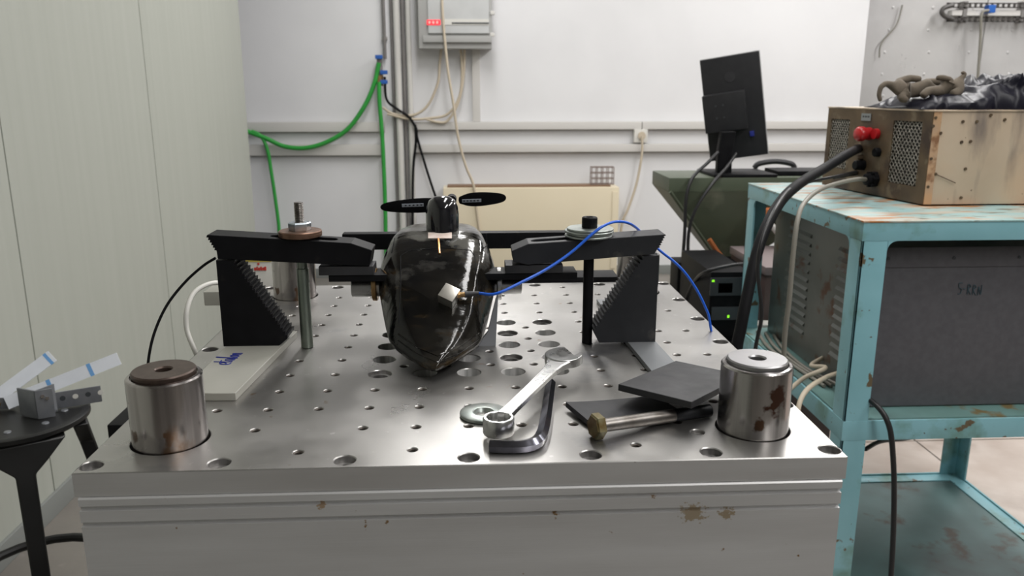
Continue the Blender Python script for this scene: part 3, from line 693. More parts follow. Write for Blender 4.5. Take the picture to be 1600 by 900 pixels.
def seam(pts, name='panel_seam', r=.0005, mat='blackpl'):
    dense = []
    for (x0, y0), (x1_, y1_) in zip(pts, pts[1:]):
        for k in range(8): dense.append(onhull(x0+(x1_-x0)*k/8, y0+(y1_-y0)*k/8, .0001)[0])
    dense.append(onhull(*pts[-1], .0001)[0])
    return obj(name, B().tube(dense, r, 5, sm=False), M[mat], pod)
seam([(623, 505), (626, 450), (626, 400), (638, 392), (690, 387), (735, 391), (742, 400), (746, 450), (748, 500)])
seam([(617, 372), (612, 395)]); seam([(760, 366), (762, 396)])
seam([(622, 522), (650, 542), (684, 556), (720, 540), (748, 520)], 'edge_ridge', .0010, 'carbon')
seam([(622, 532), (650, 552), (684, 566), (720, 550), (748, 530)], 'edge_ridge', .0008, 'carbon')
c, nr = onhull(712, 385, 0); obj('small_hole', B().lathe([(0, -.001), (.0022, -.001), (.0022, .0003), (0, .0003)], c, nr, 12), M['blackpl'], pod)
# motor cowl and propeller
mc = Vector((PY(691, 330, .362).x, .362, .130)); mt_ = PY(691, 305.5, .362).z
h = mt_-mc.z
obj('motor_cowl', B().lathe([(.0208, -.004), (.0212, h*.25), (.0212, h*.55), (.0200, h*.72), (.0165, h*.88), (.0100, h*.97), (0, h)], mc, n=40), M['gloss'], pod, ang=80)
obj('cowl_hump', B().box(mc.x-.0195, mc.x+.0195, mc.y-.004, mc.y+.035, .128, .160, .006), M['gloss'], pod)
ct, nn = onhull(688, 368, 0); ct.z += 0
tb = B(Matrix.Translation(ct) @ nn.to_track_quat('Z', 'X').to_matrix().to_4x4()); 
d = ray(688, 368).normalized()
tl_ = [onhull(x, y, .0008)[0] for x, y in ((669, 364), (706, 364), (706, 373), (669, 373))]
b = B(); vs = [b.v(p) for p in tl_]; b.face(vs); lo = [b.v(p-nn*.0005) for p in tl_]; b.bridge(vs, lo); obj('tape_patch', b, M['tape'], pod)
obj('copper_strip', B().tube([onhull(x, y, .0010)[0] for x, y in ((685, 374), (686, 385), (687, 397))], .0014, 6), M['copper'], pod)
pr_ = thing('propeller', (0, 0, 0), None, None); 
bpy.data.objects.remove(pr_)
PYd = .402
hub = PY(708, 312, PYd)
obj('propeller_hub', B().cyl(hub+Vector((-.002, -.010, 0)), hub+Vector((-.002, .012, 0)), .0065, n=20), M['blackpl'], pod)
def blade(p0, p1, name_pts):
    """tapered flat blade from p0 root to p1 tip"""
    b = B(); ax = (p1-p0); L = ax.length; ax.normalize(); upv = Vector((0, -.15, .98)).normalized(); upv = (upv-ax*upv.dot(ax)).normalized(); th = ax.cross(upv)
    rs = []
    for t_, ch in ((0, .0055), (.08, .0065), (.18, .0100), (.35, .0112), (.55, .0106), (.75, .0090), (.9, .0070), (.97, .0048), (1.0, .0014)):
        tw = (1-t_)*.12; u = upv*math.cos(tw)+th*math.sin(tw); w_ = ax.cross(u); c = p0+ax*(L*t_)
        rs.append([b.v(c+u*(ch*math.cos(k*math.pi/4))+w_*((.0016*(1-.6*t_))*math.sin(k*math.pi/4))) for k in range(8)])
    for q0, q1 in zip(rs, rs[1:]): b.bridge(q0, q1)
    b.face(rs[0]); b.face(rs[-1])
    return b
for (x0, y0, x1_, y1_, dx0, dx1, dy) in ((700, 319, 594, 324, 662, 628, 320), (716, 313, 791, 309, 722, 752, 314)):
    a = PY(x0, y0, PYd-.002); c = PY(x1_, y1_, PYd-.002)
    bl = obj('propeller_blade', blade(a, c, None), M['blackpl'], pod, ang=70, sub=1)
    p0 = PY(dx0, dy, PYd-.0062); p1 = PY(dx1, dy+(1 if dx1 < dx0 else -1), PYd-.0062)
    u = Vector((0, -.3, .95))
    b = B().quadslab([p0-u*.0022, p1-u*.0022, p1+u*.0022, p0+u*.0022], .0006)
    o = obj('blade_decal', b, M['decal'], bl)
    b = B()
    for k in range(5):
        q = p0+(p1-p0)*((k+.6)/5.6)+Vector((0, -.0006, 0)); b.quadslab([q-u*.0009+Vector((-.0012, 0, 0)), q-u*.0009+Vector((.0012, 0, 0)), q+u*.0009+Vector((.0012, 0, 0)), q+u*.0009+Vector((-.0012, 0, 0))], .0004)
    obj('decal_marks', b, M['labelink'], bl)
# spar, beam, shafts, flanges
sa = PY(535, 365, .45); sb_ = PY(535, 390, .45); 
obj('rear_spar', B().box(sa.x, .145, .445, .465, sb_.z, sa.z, .0015), M['blackox'], pod)
xb0 = PY(512, 430, YF).x; xb1 = PY(903, 426, YF).x
obj('mounting_beam', B().box(xb0, xb1, YF+.004, YBk+.004, bz-.0085, bz-.0002, .0012), M['blackpl'], pod)
for sgn, xa, xe, zc_ in ((-1, PY(550, 450, .31).x, CX-.070, PY(550, 449, .31).z), (1, PY(815, 450, .31).x, CX+.070, PY(800, 447, .31).z)):
    r = .0125 if sgn < 0 else .0105
    obj('side_shaft', B().cyl((xa, .312, zc_), (xe, .312, zc_), r, n=32, ch=.0008), M['chrome'], pod)
    xf = CX+sgn*.0765
    obj('flange', B().lathe([(0, -.003), (.0195, -.003), (.0205, -.002), (.0205, .002), (.0195, .003), (0, .003)], (xf, .312, zc_+.003), (1, 0, 0), 32), M['brass' if sgn < 0 else 'chrome'], pod)
# grey cradle plate
cr = [(-.055, 0), (.033, 0), (.0365, .066), (.0335, .060), (.0285, .040), (.0235, .018), (.016, .0085), (-.055, .0085)]
tag(obj('cradle_plate', B().prism(cr, lambda u, v, w: (u, w, v), .296, .3035), M['cradle']), 'pale grey upright plate standing under the right side of the black pod', 'plate')
# accelerometer
ac, an = onhull(702, 468)
A = thing('accelerometer', ac, 'small silver cube sensor glued on the nose of the black pod', 'sensor')
xd = (ray(735, 464).normalized()*(ac-CP).length+CP-ac).normalized(); xd = (xd-an*xd.dot(an)).normalized(); yd = an.cross(xd)
rot = Matrix((xd, yd, an)).transposed().to_4x4()
mtx = Matrix.Translation(ac) @ rot
obj('sensor_cube', B(mtx @ Matrix.Rotation(-.62, 4, 'Z')).box(-.0095, .0095, -.0095, .0095, .0002, .0165, .0008), M['cube'], A)
c0 = mtx @ Vector((.0088, 0, .008)); dirc = xd
obj('connector', B().cyl(c0, c0+dirc*.004, .0036, n=6).cyl(c0+dirc*.004, c0+dirc*.0105, .0030, n=20), M['brass'], A)
obj('strain_relief', B().cyl(c0+dirc*.0095, c0+dirc*.026, .0039, .0022, n=20), M['rubber'], A)
e0 = c0+dirc*.0255
pts = [e0, PY(775, 459, .225), PY(815, 441, .235), PY(855, 420, .25), PY(893, 394, .262), PY(925, 366, .27), PY(944, 352.5, .276), PY(962, 346.5, .287), PY(980, 348, .30), PY(994, 356, .330), PY(1010, 372, .347), PY(1033, 393, .345), PY(1052, 408, .345), PY(1070, 426, .345), PY(1088, 452, .345), PY(1102, 480, .345), PY(1109, 503, .345), PY(1112, 530, .36)+Vector((0, 0, -.02))]
pts[-1] = pts[-2]+Vector((.010, .005, -.06)); pts.append(pts[-1]+Vector((.002, .02, -.12)))
cable('sensor_cable', pts, .0017, M['bluecable'], 'thin blue cable running from the silver sensor over the right clamp', n=10, res=8)

# ================================================================ TOOLS ON THE PLATE
# washer
q = P(756, 643, .004)
tag(obj('flat_washer', B().lathe([(.0090, .0001), (.0225, .0001), (.0235, .001), (.0235, .0036), (.0222, .0042), (.0098, .0042), (.0112, .0044)], (q.x, q.y, 0), n=56, close=True), M['zinc']), 'large zinc flat washer lying beneath the ring end of the wrench', 'washer')
# combination wrench
rc = P(779, 652, .020); oe = P(881, 566, .022)
R0 = Vector((rc.x, rc.y, .0046)); dv = Vector((oe.x-rc.x, oe.y-rc.y, 0)); Lw = dv.length; ang = math.atan2(dv.y, dv.x)
tilt = math.asin(.011/Lw*1.0)
W = Matrix.Translation(R0) @ Matrix.Rotation(ang, 4, 'Z') @ Matrix.Rotation(-tilt*1.05, 4, 'Y')
wr = thing('combination_wrench', R0, 'chromed combination wrench with its ring end towards the camera', 'wrench')
HR = .0160; n = 48; b = B(W)
Wt = Matrix.Translation(R0) @ Matrix.Rotation(ang, 4, 'Z')
b = B(Wt)
outer = [(.0138, 0), (.0145, .0012), (.0145, HR-.0015), (.0136, HR)]
rs = []
for r, z in outer: rs.append(b.ring(Vector((0, 0, z)), Vector((1, 0, 0)), Vector((0, 1, 0)), r, n))
def star(z, s=1.): return [b.v((s*(.0104+.0007*abs(math.cos(6*2*math.pi*i/n)))*math.cos(2*math.pi*i/n), s*(.0104+.0007*abs(math.cos(6*2*math.pi*i/n)))*math.sin(2*math.pi*i/n), z)) for i in range(n)]
rs += [star(HR, 1.06), star(HR-.001), star(.001), star(0, 1.06)]
for q0, q1 in zip(rs, rs[1:]+rs[:1]): b.bridge(q0, q1)
obj('ring_end', b, M['chrome'], wr)
b = B(W); secs = []
for t_, hw, zc_, hh in ((.0125, .0066, .0112, .0040), (.03, .0062, .0112, .0036), (Lw*.5, .0066, .0112, .0034), (Lw-.045, .0074, .0112, .0034), (Lw-.026, .0096, .0112, .0038), (Lw-.012, .0150, .0112, .0044)):
    e_ = .0012
    secs.append([b.v((t_, y, zc_+z)) for y, z in ((-hw, -hh+e_), (-hw+e_, -hh), (hw-e_, -hh), (hw, -hh+e_), (hw, hh-e_), (hw-e_, hh), (-hw+e_, hh), (-hw, hh-e_))])
for q0, q1 in zip(secs, secs[1:]): b.bridge(q0, q1)
b.face(secs[0]); b.face(secs[-1]); obj('handle', b, M['chrome'], wr)
b = B(W); # recessed lettering panel rails
for s_ in (-1, 1): b.box(.035, Lw-.05, s_*.0044-.0004, s_*.0044+.0004, .0145, .0150)
o = obj('raised_rim', b, M['chrome'], wr)
b = B(W @ Matrix.Translation((Lw, 0, .0062)) @ Matrix.Rotation(math.radians(-15), 4, 'Z'))
ow = .0112; R = .0205; out = []
a0 = math.asin(ow/R); na = 22
for i in range(na+1):
    a_ = a0+(2*math.pi-2*a0)*i/na; out.append((R*math.cos(a_)*(1.0), R*math.sin(a_)))
inner = [(.004, -ow), (-.006, -ow*.8), (-.0095, 0), (-.006, ow*.8), (.004, ow)]
poly = out+inner
lo = [b.v((u, v, 0)) for u, v in poly]; hi = [b.v((u, v, .0100)) for u, v in poly]; b.bridge(lo, hi)
f1 = b.face(lo[::-1]); f2 = b.face(hi)
bmesh.ops.triangulate(b.bm, faces=[f for f in (f1, f2) if f])
obj('open_jaw', b, M['chrome'], wr, bevel=.0009)
b = B(W); random.seed(3); x = .04
while x < Lw-.055:
    wd = random.uniform(.0015, .0028); b.box(x, x+.0006, -.0022, .0022, .0145, .01482); b.box(x, x+wd, random.choice((-.0022, .0016, 0)), random.choice((.0022, .0024)), .0145, .01478); x += random.choice((.0042, .0042, .009))
obj('embossed_lettering', b, M['chrome'], wr)
# hex key
zk = .0056
kp = [P(866, 596, zk), P(856, 625, zk), P(851, 660, zk), P(845, 682, zk), P(836, 692, zk), P(818, 697, zk), P(790, 698, zk), P(765, 697, zk)]
kp[0] = kp[1]+(kp[1]-kp[2])*.85
tag(obj('hex_key', B().tube(kp, .0060, 6, res=5, ph=math.pi/6), M['dchrome'], ang=40), 'dark chrome hex key lying half under the wrench handle', 'hex key')
# rubber squares
TH_ = .0068
def padc(pts): return [Vector(p) for p in pts]
Lc = P(966, 600, .0285); Fc = P(1081, 628, .030); Bc = P(1056, 563.5, .0185); Rc = Bc+Fc-Lc
up_ = thing('rubber_square', Lc, 'upper thick black rubber square leaning on the bolt beside the pillar', 'rubber square', 'black rubber squares')
obj('rubber_sheet', B().quadslab([Lc, Fc, Rc, Bc], TH_), M['rubber'], up_, bevel=.0006)
# lower sheet with a slight curl
l0 = P(884, 627, .010); f0 = P(921, 657, .008)
b = B(); nx = 10; ny = 8; dx = Vector((.094, .022, 0)); dy = Vector((l0.x-f0.x, l0.y-f0.y, 0)); dy = dy*1.0
O = Vector((f0.x, f0.y, 0)); g = {}
for k in (0, 1):
    for i in range(nx+1):
        for j in range(ny+1):
            u = i/nx; v = j/ny; p = O+dx*u+dy*v+Vector((0, 0, .0005+.0035*(1-u)**3*(.3+.7*v)+(.0055 if k else 0))); g[i, j, k] = b.v(p)
for i in range(nx):
    for j in range(ny):
        for k in (0, 1): b.face([g[i, j, k], g[i+1, j, k], g[i+1, j+1, k], g[i, j+1, k]])
for i in range(nx):
    for j in (0, ny): b.face([g[i, j, 0], g[i+1, j, 0], g[i+1, j, 1], g[i, j, 1]])
for j in range(ny):
    for i in (0, nx): b.face([g[i, j, 0], g[i, j+1, 0], g[i, j+1, 1], g[i, j, 1]])
lp_ = thing('rubber_square', O, 'lower black rubber square curling up behind the long bolt', 'rubber square', 'black rubber squares')
obj('rubber_sheet', b, M['rubber'], lp_)
# long hex bolt
h0 = P(926, 666, .0125); h1 = P(1108, 634, .0115); h0.z = .0118; h1.z = .0066; ax = (h1-h0).normalized()
bt = thing('hex_bolt', h0, 'long worn bolt with yellowed hex head lying before the rubber squares', 'bolt')
obj('bolt_head', B().lathe([(.0105, .0), (.0122, .0012), (.0122, .0085), (.011, .0092), (0, .0092)], h0, ax, 6, ph=.35), M['boltgold'], bt)
obj('head_face', B().lathe([(0, -.0002), (.0106, -.0002), (.0106, .0006), (0, .0006)], h0, ax, 6, ph=.35), M['boltend'], bt)
Ls = (h1-h0).length
obj('shank', B().lathe([(.0062, .009), (.0063, .010), (.0063, Ls*.68)], h0, ax, 28), M['boltsteel'], bt)
pr = [(.0063, Ls*.68)]; z = Ls*.68
while z < Ls: pr += [(.0054, z+.001), (.0062, z+.002)]; z += .002
pr += [(0, z)]
obj('bolt_thread', B().lathe(pr, h0, ax, 20), M['blackox2'], bt, ang=80)

# ================================================================ LEFT SIDE
cable('black_cable', [PY(337, 403, .33), PY(318, 415, .33), PY(290, 440, .33), PY(262, 475, .32), PY(243, 515, .31), PY(233, 555, .30), PY(230, 600, .30), PY(232, 660, .31), PY(234, 760, .33), P(240, 900, -.6)], .0017, M['darkc'], 'thin dark cable drooping left from behind the left step block')
cable('white_hose', [PY(350, 441, .52), PY(325, 444, .50), PY(303, 458, .48), (PY(292, 485, .46)), PY(292, 515, .45), PY(303, 545, .44), PY(318, 580, .44), PY(330, 640, .44)], .0035, M['white'], 'white hose looping beside the left edge of the plate', 'hose')
t = thing('white_charger_box', PY(400, 520, .76), 'white box with yellow band and red print behind the left clamp', 'box')
x0 = PY(376, 430, .70).x; x1_ = PY(427, 430, .70).x; zt_ = PY(400, 402, .70).z
obj('box_body', B().box(x0, x1_, .70, .78, -.30, zt_, .004), M['white'], t)
obj('yellow_band', B().box(x0+.006, x1_-.002, .699, .7, zt_-.008, zt_-.003), M['yellow'], t)
b = B(); z = PY(400, 420, .699).z; x = x0+.024
for k, w_ in enumerate((.003, .002, .003, .002, .0025, .003)): b.box(x, x+w_, .6985, .7, z-.003, z+(.0035 if k % 2 else .002)); x += w_+.0009
b.box(x0+.03, x0+.033, .6985, .7, z+.007, z+.010)
obj('red_print', b, M['redink'], t)
obj('beige_socket', B().box(PY(318, 465, .70).x, x0, .70, .76, PY(330, 478, .7).z, PY(330, 456, .7).z, .003), M['slab'], t)
obj('stand', B().box(x0+.01, x1_-.01, .71, .77, FL, -.30), M['boxgrey'], t)
tag(obj('black_case', B().box(PY(166, 660, .80).x, PY(240, 660, .80).x, .80, .95, FL, PY(185, 664, .80).z, .004), M['blackpl']), 'black case on the floor left of the aluminium block', 'case')
# stool
SZ = -.40
pts3 = [P(0, 690, SZ), P(75, 674, SZ), P(140, 637, SZ)]
def circ3(a, b, c):
    ax_, ay, bx_, by_, cx_, cy_ = a.x, a.y, b.x, b.y, c.x, c.y
    d = 2*(ax_*(by_-cy_)+bx_*(cy_-ay)+cx_*(ay-by_))
    ux = ((ax_**2+ay**2)*(by_-cy_)+(bx_**2+by_**2)*(cy_-ay)+(cx_**2+cy_**2)*(ay-by_))/d
    uy = ((ax_**2+ay**2)*(cx_-bx_)+(bx_**2+by_**2)*(ax_-cx_)+(cx_**2+cy_**2)*(bx_-ax_))/d
    return ux, uy, math.hypot(ux-ax_, uy-ay)
scx, scy, sr = circ3(*pts3)
stl = thing('stool', (scx, scy, FL), 'tall black round stool carrying brackets and white strips at left', 'stool')
obj('seat', B().lathe([(0, SZ-.012), (sr-.012, SZ-.02), (sr, SZ-.012), (sr, SZ-.003), (sr-.006, SZ), (sr-.02, SZ-.0015), (0, SZ-.002)], (scx, scy, 0), n=56), M['stool'], stl)
b = B(); 
LA = [math.radians(a) for a in (-60, 30, 120, 210)]
for a_ in LA:
    rr = sr-.03; p0 = Vector((scx+rr*math.cos(a_), scy+rr*math.sin(a_), SZ-.02)); p1 = Vector((scx+(rr+.12)*math.cos(a_), scy+(rr+.12)*math.sin(a_), FL))
    dx_, dy_ = -math.sin(a_), math.cos(a_)
    b = B(); sec = []
    for t_, hw in ((0, .085), (.07, .045), (.11, .019), (.3, .018), (1, .016)):
        c = p0+(p1-p0)*t_; th_ = .016
        tv = Vector((dx_, dy_, 0)); rv_ = Vector((math.cos(a_), math.sin(a_), 0))
        sec.append([b.v(c+tv*(hw*s1)+rv_*(th_*s2)) for s1, s2 in ((-1, -1), (1, -1), (1, 1), (-1, 1))])
    for q0, q1 in zip(sec, sec[1:]): b.bridge(q0, q1)
    b.face(sec[0]); b.face(sec[-1]); obj('leg', b, M['stool'], stl, bevel=.004)
zr_ = -.80
obj('foot_ring', B().tube([(scx+(sr+.012)*math.cos(i*math.pi/12), scy+(sr+.012)*math.sin(i*math.pi/12), zr_) for i in range(25)], .011, 10, sm=False), M['stool'], stl)
for a_ in range(8):
    q = a_*math.pi/4+.3; obj('seat_rivet', B().lathe([(0, .001), (.007, .0005), (.008, -.002)], (scx+.095*math.cos(q), scy+.095*math.sin(q), SZ), n=12), M['alu'], stl)
# bracket on the stool
cb_ = P(60, 655, SZ); 
ab = thing('angle_bracket', (cb_.x, cb_.y, SZ), 'grey folded aluminium bracket box standing on the black stool', 'bracket')
mt2 = Matrix.Translation((cb_.x, cb_.y, SZ)) @ Matrix.Rotation(math.radians(-24), 4, 'Z')
obj('bracket_body', B(mt2).box(-.055, .0, 0, .004, 0, .066, .0008).box(-.003, .0, 0, .05, 0, .066, .0008).box(-.055, .0, .0, .05, 0, .003), M['alu'], ab)
mt3 = Matrix.Translation((cb_.x, cb_.y, SZ)) @ Matrix.Rotation(math.radians(30), 4, 'Z')
obj('bracket_side', B(mt3).box(.0, .034, -.001, .002, .0, .066, .0006), M['alu'], ab)
for u, v in ((.014, .052), (.022, .046)): obj('screw_head', B(mt3).cyl((u, -.001, v), (u, -.005, v), .004, n=12), M['steel'], ab)
p0 = P(86, 640, SZ); p1 = P(160, 628, SZ)
pb_ = thing('perforated_strip', (p0.x, p0.y, SZ), 'grey perforated metal strip standing on edge on the stool', 'strip')
dd = (p1-p0); a_ = math.atan2(dd.y, dd.x); mt4 = Matrix.Translation((p0.x, p0.y, SZ)) @ Matrix.Rotation(a_, 4, 'Z')
obj('strip_web', B(mt4).box(0, dd.length, 0, .003, 0.001, .040, .0005), M['alu'], pb_)
for k in range(4): obj('strip_hole', B(mt4).cyl((.018+k*.026, -.0003, .024), (.018+k*.026, .0, .024), .006, n=14), M['white' if k % 2 else 'labelink'], pb_)
p0 = P(2, 640, SZ); mt5 = Matrix.Translation((p0.x, p0.y, SZ)) @ Matrix.Rotation(.15, 4, 'Z')
o = obj('hinge_strip', B(mt5).box(-.09, .028, 0, .003, 0.001, .028, .0005), M['alu']); tag(o, 'short grey metal strip with brass screw left of the bracket box', 'strip')
obj('brass_screw', B(mt5).cyl((-.005, -.003, .014), (-.005, 0, .014), .006, n=12), M['brass'], o)
for nm, ends, lab, zz in (('a', ((-45, 650), (82, 556)), 'left white translucent strip with a blue tape end on the stool', .0), ('b', ((10, 630), (186, 560)), 'right white translucent strip with two blue tape bands on the stool', .0)):
    a = P(*ends[0], SZ+.033); b_ = P(*ends[1], SZ+.033)
    a = PY(*ends[0], scy+.03); b_ = PY(*ends[1], scy+.12)
    d_ = (b_-a).normalized(); side = d_.cross(Vector((.2, -1, .25)).normalized()).normalized(); 
    if side.z < 0: side = -side
    hw = .0150; nrm = d_.cross(side).normalized()
    t = thing('plastic_strip', (a+b_)/2, lab, 'strip', 'white strips on the stool')
    def bar(s, e_, g_): 
        q = B(); A0 = a+(b_-a)*s; A1 = a+(b_-a)*e_; 
        sec = [[q.v(c+side*(hw+g_)*u+nrm*(.0025+g_)*v) for u, v in ((-1, -1), (1, -1), (1, 1), (-1, 1))] for c in (A0, A1)]
        q.bridge(*sec); q.face(sec[0]); q.face(sec[1]); return q
    obj('strip_body', bar(0, 1, 0), M['strip'], t)
    for s in ((.93,) if nm == 'a' else (.36, .72)): obj('tape_band', bar(s, s+.035, .0003), M['bluetape'], t)

# ================================================================ TURQUOISE CART
X0, X1, Y0, Y1, TZ = .886, 1.70, 1.09, 1.865, .025
ct_ = thing('cart', ((X0+X1)/2, (Y0+Y1)/2, FL), 'worn turquoise steel cart with three shelves at right', 'cart')
pw = .06; t_ = .006
def angle_post(x, y, sx, sy):
    return B().box(min(x, x+sx*pw), max(x, x+sx*pw), min(y, y+sy*t_), max(y, y+sy*t_), FL, TZ-.002, .001).box(min(x, x+sx*t_), max(x, x+sx*t_), min(y, y+sy*pw), max(y, y+sy*pw), FL, TZ-.002, .001)
for x, y, sx, sy in ((X0, Y0, 1, 1), (X1, Y0, -1, 1), (X0, Y1, 1, -1), (X1, Y1, -1, -1)): obj('leg', angle_post(x, y, sx, sy), M['cart'], ct_)
obj('top_panel', B().box(X0-.002, X1+.002, Y0-.002, Y1+.002, TZ-.004, TZ+.0, .0015), M['carttop'], ct_)
def rails(z0, z1, nm, mat='cart', o=.0006):
    obj(nm, B().box(X0-o, X1+o, Y0-o, Y0+.005, z0, z1, .001), M[mat], ct_); obj(nm, B().box(X0-o, X1+o, Y1-.005, Y1+o, z0, z1, .001), M[mat], ct_)
    obj(nm, B().box(X0-o, X0+.005, Y0+.006, Y1-.006, z0, z1, .001), M[mat], ct_); obj(nm, B().box(X1-.005, X1+o, Y0+.006, Y1-.006, z0, z1, .001), M[mat], ct_)
rails(TZ-.046, TZ-.004, 'top_rail'); rails(-.508, -.458, 'middle_rail'); rails(FL+.018, FL+.045, 'bottom_rail')
# rounded gusset corners of the front and side openings
def gusset(x, z, sx, face):
    poly = [(0, 0)]+[(.022-.022*math.sin(k*math.pi/12), -.022+.022*math.cos(k*math.pi/12)) for k in range(7)]
    f = (lambda u, v, w: (x+sx*u, Y0-.0006+w, z+v)) if face == 'f' else (lambda u, v, w: (X0-.0006+w, x+sx*u, z+v))
    obj('gusset', B().prism(poly, f, 0, .004), M['cart'], ct_)
gusset(X0+pw, TZ-.046, 1, 'f'); gusset(Y0+pw, TZ-.046, 1, 's'); gusset(Y1-pw, TZ-.046, -1, 's')
obj('middle_shelf', B().box(X0+.006, X1-.006, Y0+.006, Y1-.006, -.4585, -.4545), M['cartdirty'], ct_)
obj('bottom_shelf', B().box(X0+.05, X1-.05, Y0+.05, Y1-.05, FL+.032, FL+.036), M['shelfgrey'], ct_)
for a_ in ((X0+.006, X0+.05, Y0+.006, Y1-.006), (X1-.05, X1-.006, Y0+.006, Y1-.006), (X0+.05, X1-.05, Y0+.006, Y0+.05), (X0+.05, X1-.05, Y1-.05, Y1-.006)):
    obj('shelf_edge', B().box(*a_, FL+.034, FL+.040, .001), M['cart'], ct_)
# grey unit on the middle shelf
gy = 1.165; gx0 = PY(1362, 500, gy).x; gz1 = PY(1450, 383, gy).z
gu = thing('instrument_unit', (1.3, 1.5, -.4545), 'large grey instrument case on the middle shelf of the cart', 'instrument')
gx0 = max(gx0, X0+.012); gz0 = -.4540
obj('case', B().box(gx0, X1-.015, gy, Y1-.04, gz0, -.05, .003), M['greyunits'], gu)
obj('front_panel', B().box(gx0+.006, X1-.02, gy-.004, gy, gz0+.004, gz1-.05, .001), M['greyunit'], gu)
obj('upper_panel', B().box(gx0+.006, X1-.02, gy-.007, gy, gz1-.052, gz1-.004, .001), M['greyunit'], gu)
for i, x in enumerate((gx0+.02, gx0+.18, gx0+.34, gx0+.5)): obj('panel_screw', B().cyl((x, gy-.009, gz1-.03), (x, gy-.006, gz1-.03), .004, n=10), M['labelink'], gu)
for k in range(12):
    for col in (0, 1):
        y = gy+.08+col*.30; z = gz0+.07+k*.026
        obj('louvre', B().prism([(0, 0), (-.006, .004), (0, .012)], lambda u, v, w: (gx0+u, w, z+v), y, y+(.16 if col else .12)), M['greyunits'], gu)
HW = [[(.5, 1.1), (0, 1.0), (.05, .6), (.45, .45), (.35, .0), (0, -.1)], [(.7, .5), (1.1, .55)], [(1.4, 0), (1.4, 1), (1.8, .8), (1.45, .5), (1.9, 0)], [(2.2, 0), (2.2, 1), (2.6, .8), (2.25, .5), (2.7, 0)], [(3.0, 0), (3.0, .9), (3.4, .1), (3.45, 1.1)]]
s0 = PY(1497, 458, gy-.0055)
strokes(gu, HW, lambda u, v: s0+Vector((u*.0165, 0, v*.024-.002*u)), .0010, pm('grey_blue_marker', (.04, .075, .095), None, 8, .6), 'handwriting')
cable('flex_cable', [(gx0+.02, gy+.25, -.40), (gx0-.04, gy+.22, -.42), PY(1290, 575, 1.3), PY(1250, 595, 1.28), PY(1215, 640, 1.2), (PY(1215, 640, 1.2)+Vector((-.02, 0, -.2)))], .006, M['cream'], 'beige cable curling out of the middle shelf beside the plate corner')
cable('flex_cable', [PY(1312, 582, 1.22), PY(1290, 590, 1.16), PY(1262, 608, 1.08), PY(1248, 635, 1.04), PY(1246, 680, 1.02)], .006, M['cream'], 'beige cable bending down in front of the cart leg')
for i, lb in enumerate(('grey-green cable lowest on the floor of the middle shelf', 'grey-green cable middle of three on the middle shelf', 'grey-green cable highest of three on the middle shelf')):
    o_ = i*.02
    cable('flex_cable', [(.925+o_, 1.80-o_, -.449), (.90+o_, 1.62, -.447), (.915+o_*.6, 1.45, -.449), (.93+o_, 1.30, -.448)], .005, M['greyc'], lb)
# mains lead in front, hanging from the shelf
cable('mains_cable', [PY(1356, 622, 1.10), PY(1372, 636, 1.07), PY(1385, 655, 1.05), PY(1393, 685, 1.04), PY(1397, 750, 1.03), PY(1396, 830, 1.02), PY(1392, 905, 1.0)], .0065, M['blackc'], 'black cable hanging in front of the lower cart shelf')
cable('mains_cable', [PY(1352, 702, 1.16), PY(1375, 690, 1.2), PY(1410, 686, 1.26), PY(1430, 683, 1.35)], .0055, M['blackc'], 'black cable passing under the middle cart shelf')

# ---------------- power supply on the cart
ux0, uy0, uy1, uz1 = P(1442, 322, TZ).x, P(1442, 322, TZ).y, P(1285, 290, TZ).y, PY(1455, 172, P(1442, 322, TZ).y).z
u0 = P(1285, 290, TZ); u1 = P(1442, 322, TZ)
ps = thing('power_supply', (1.35, 1.5, TZ), 'rusty tan power supply box with red plug on top of the cart', 'power supply')
UX = Vector((1, .012, 0)); UYv = (u0-u1); Ld = UYv.length; UYv.normalize()
def U(a, bb, c): return u1+UX*a+UYv*bb+Vector((0, 0, c))   # a along front, bb along the side, c up
UM = Matrix.Translation((u1.x, u1.y, TZ)) @ Matrix(((1, UYv.x, 0), (.012, UYv.y, 0), (0, 0, 1))).to_4x4()
UH = uz1-TZ; UL = .50
obj('case', B(UM).box(.004, UL, .004, Ld-.004, .004, UH-.004), M['unitdark'], ps)
obj('front_panel', B(UM).box(.0, UL, 0, .004, .004, UH-.003, .001), M['tan'], ps)
obj('edge_strip', B(UM).box(.0, .020, -.0015, .0, .004, UH-.003), M['tanedge'], ps)
obj('lid', B(UM).box(-.003, UL+.002, -.003, Ld+.003, UH-.004, UH, .001), M['tan'], ps)
for x_, y_ in ((.08, .4), (.4, .4), (.08, .06), (.4, .06)): obj('foot', B(UM).cyl((x_, y_, 0), (x_, y_, .005), .012, n=14), M['blackpl'], ps)
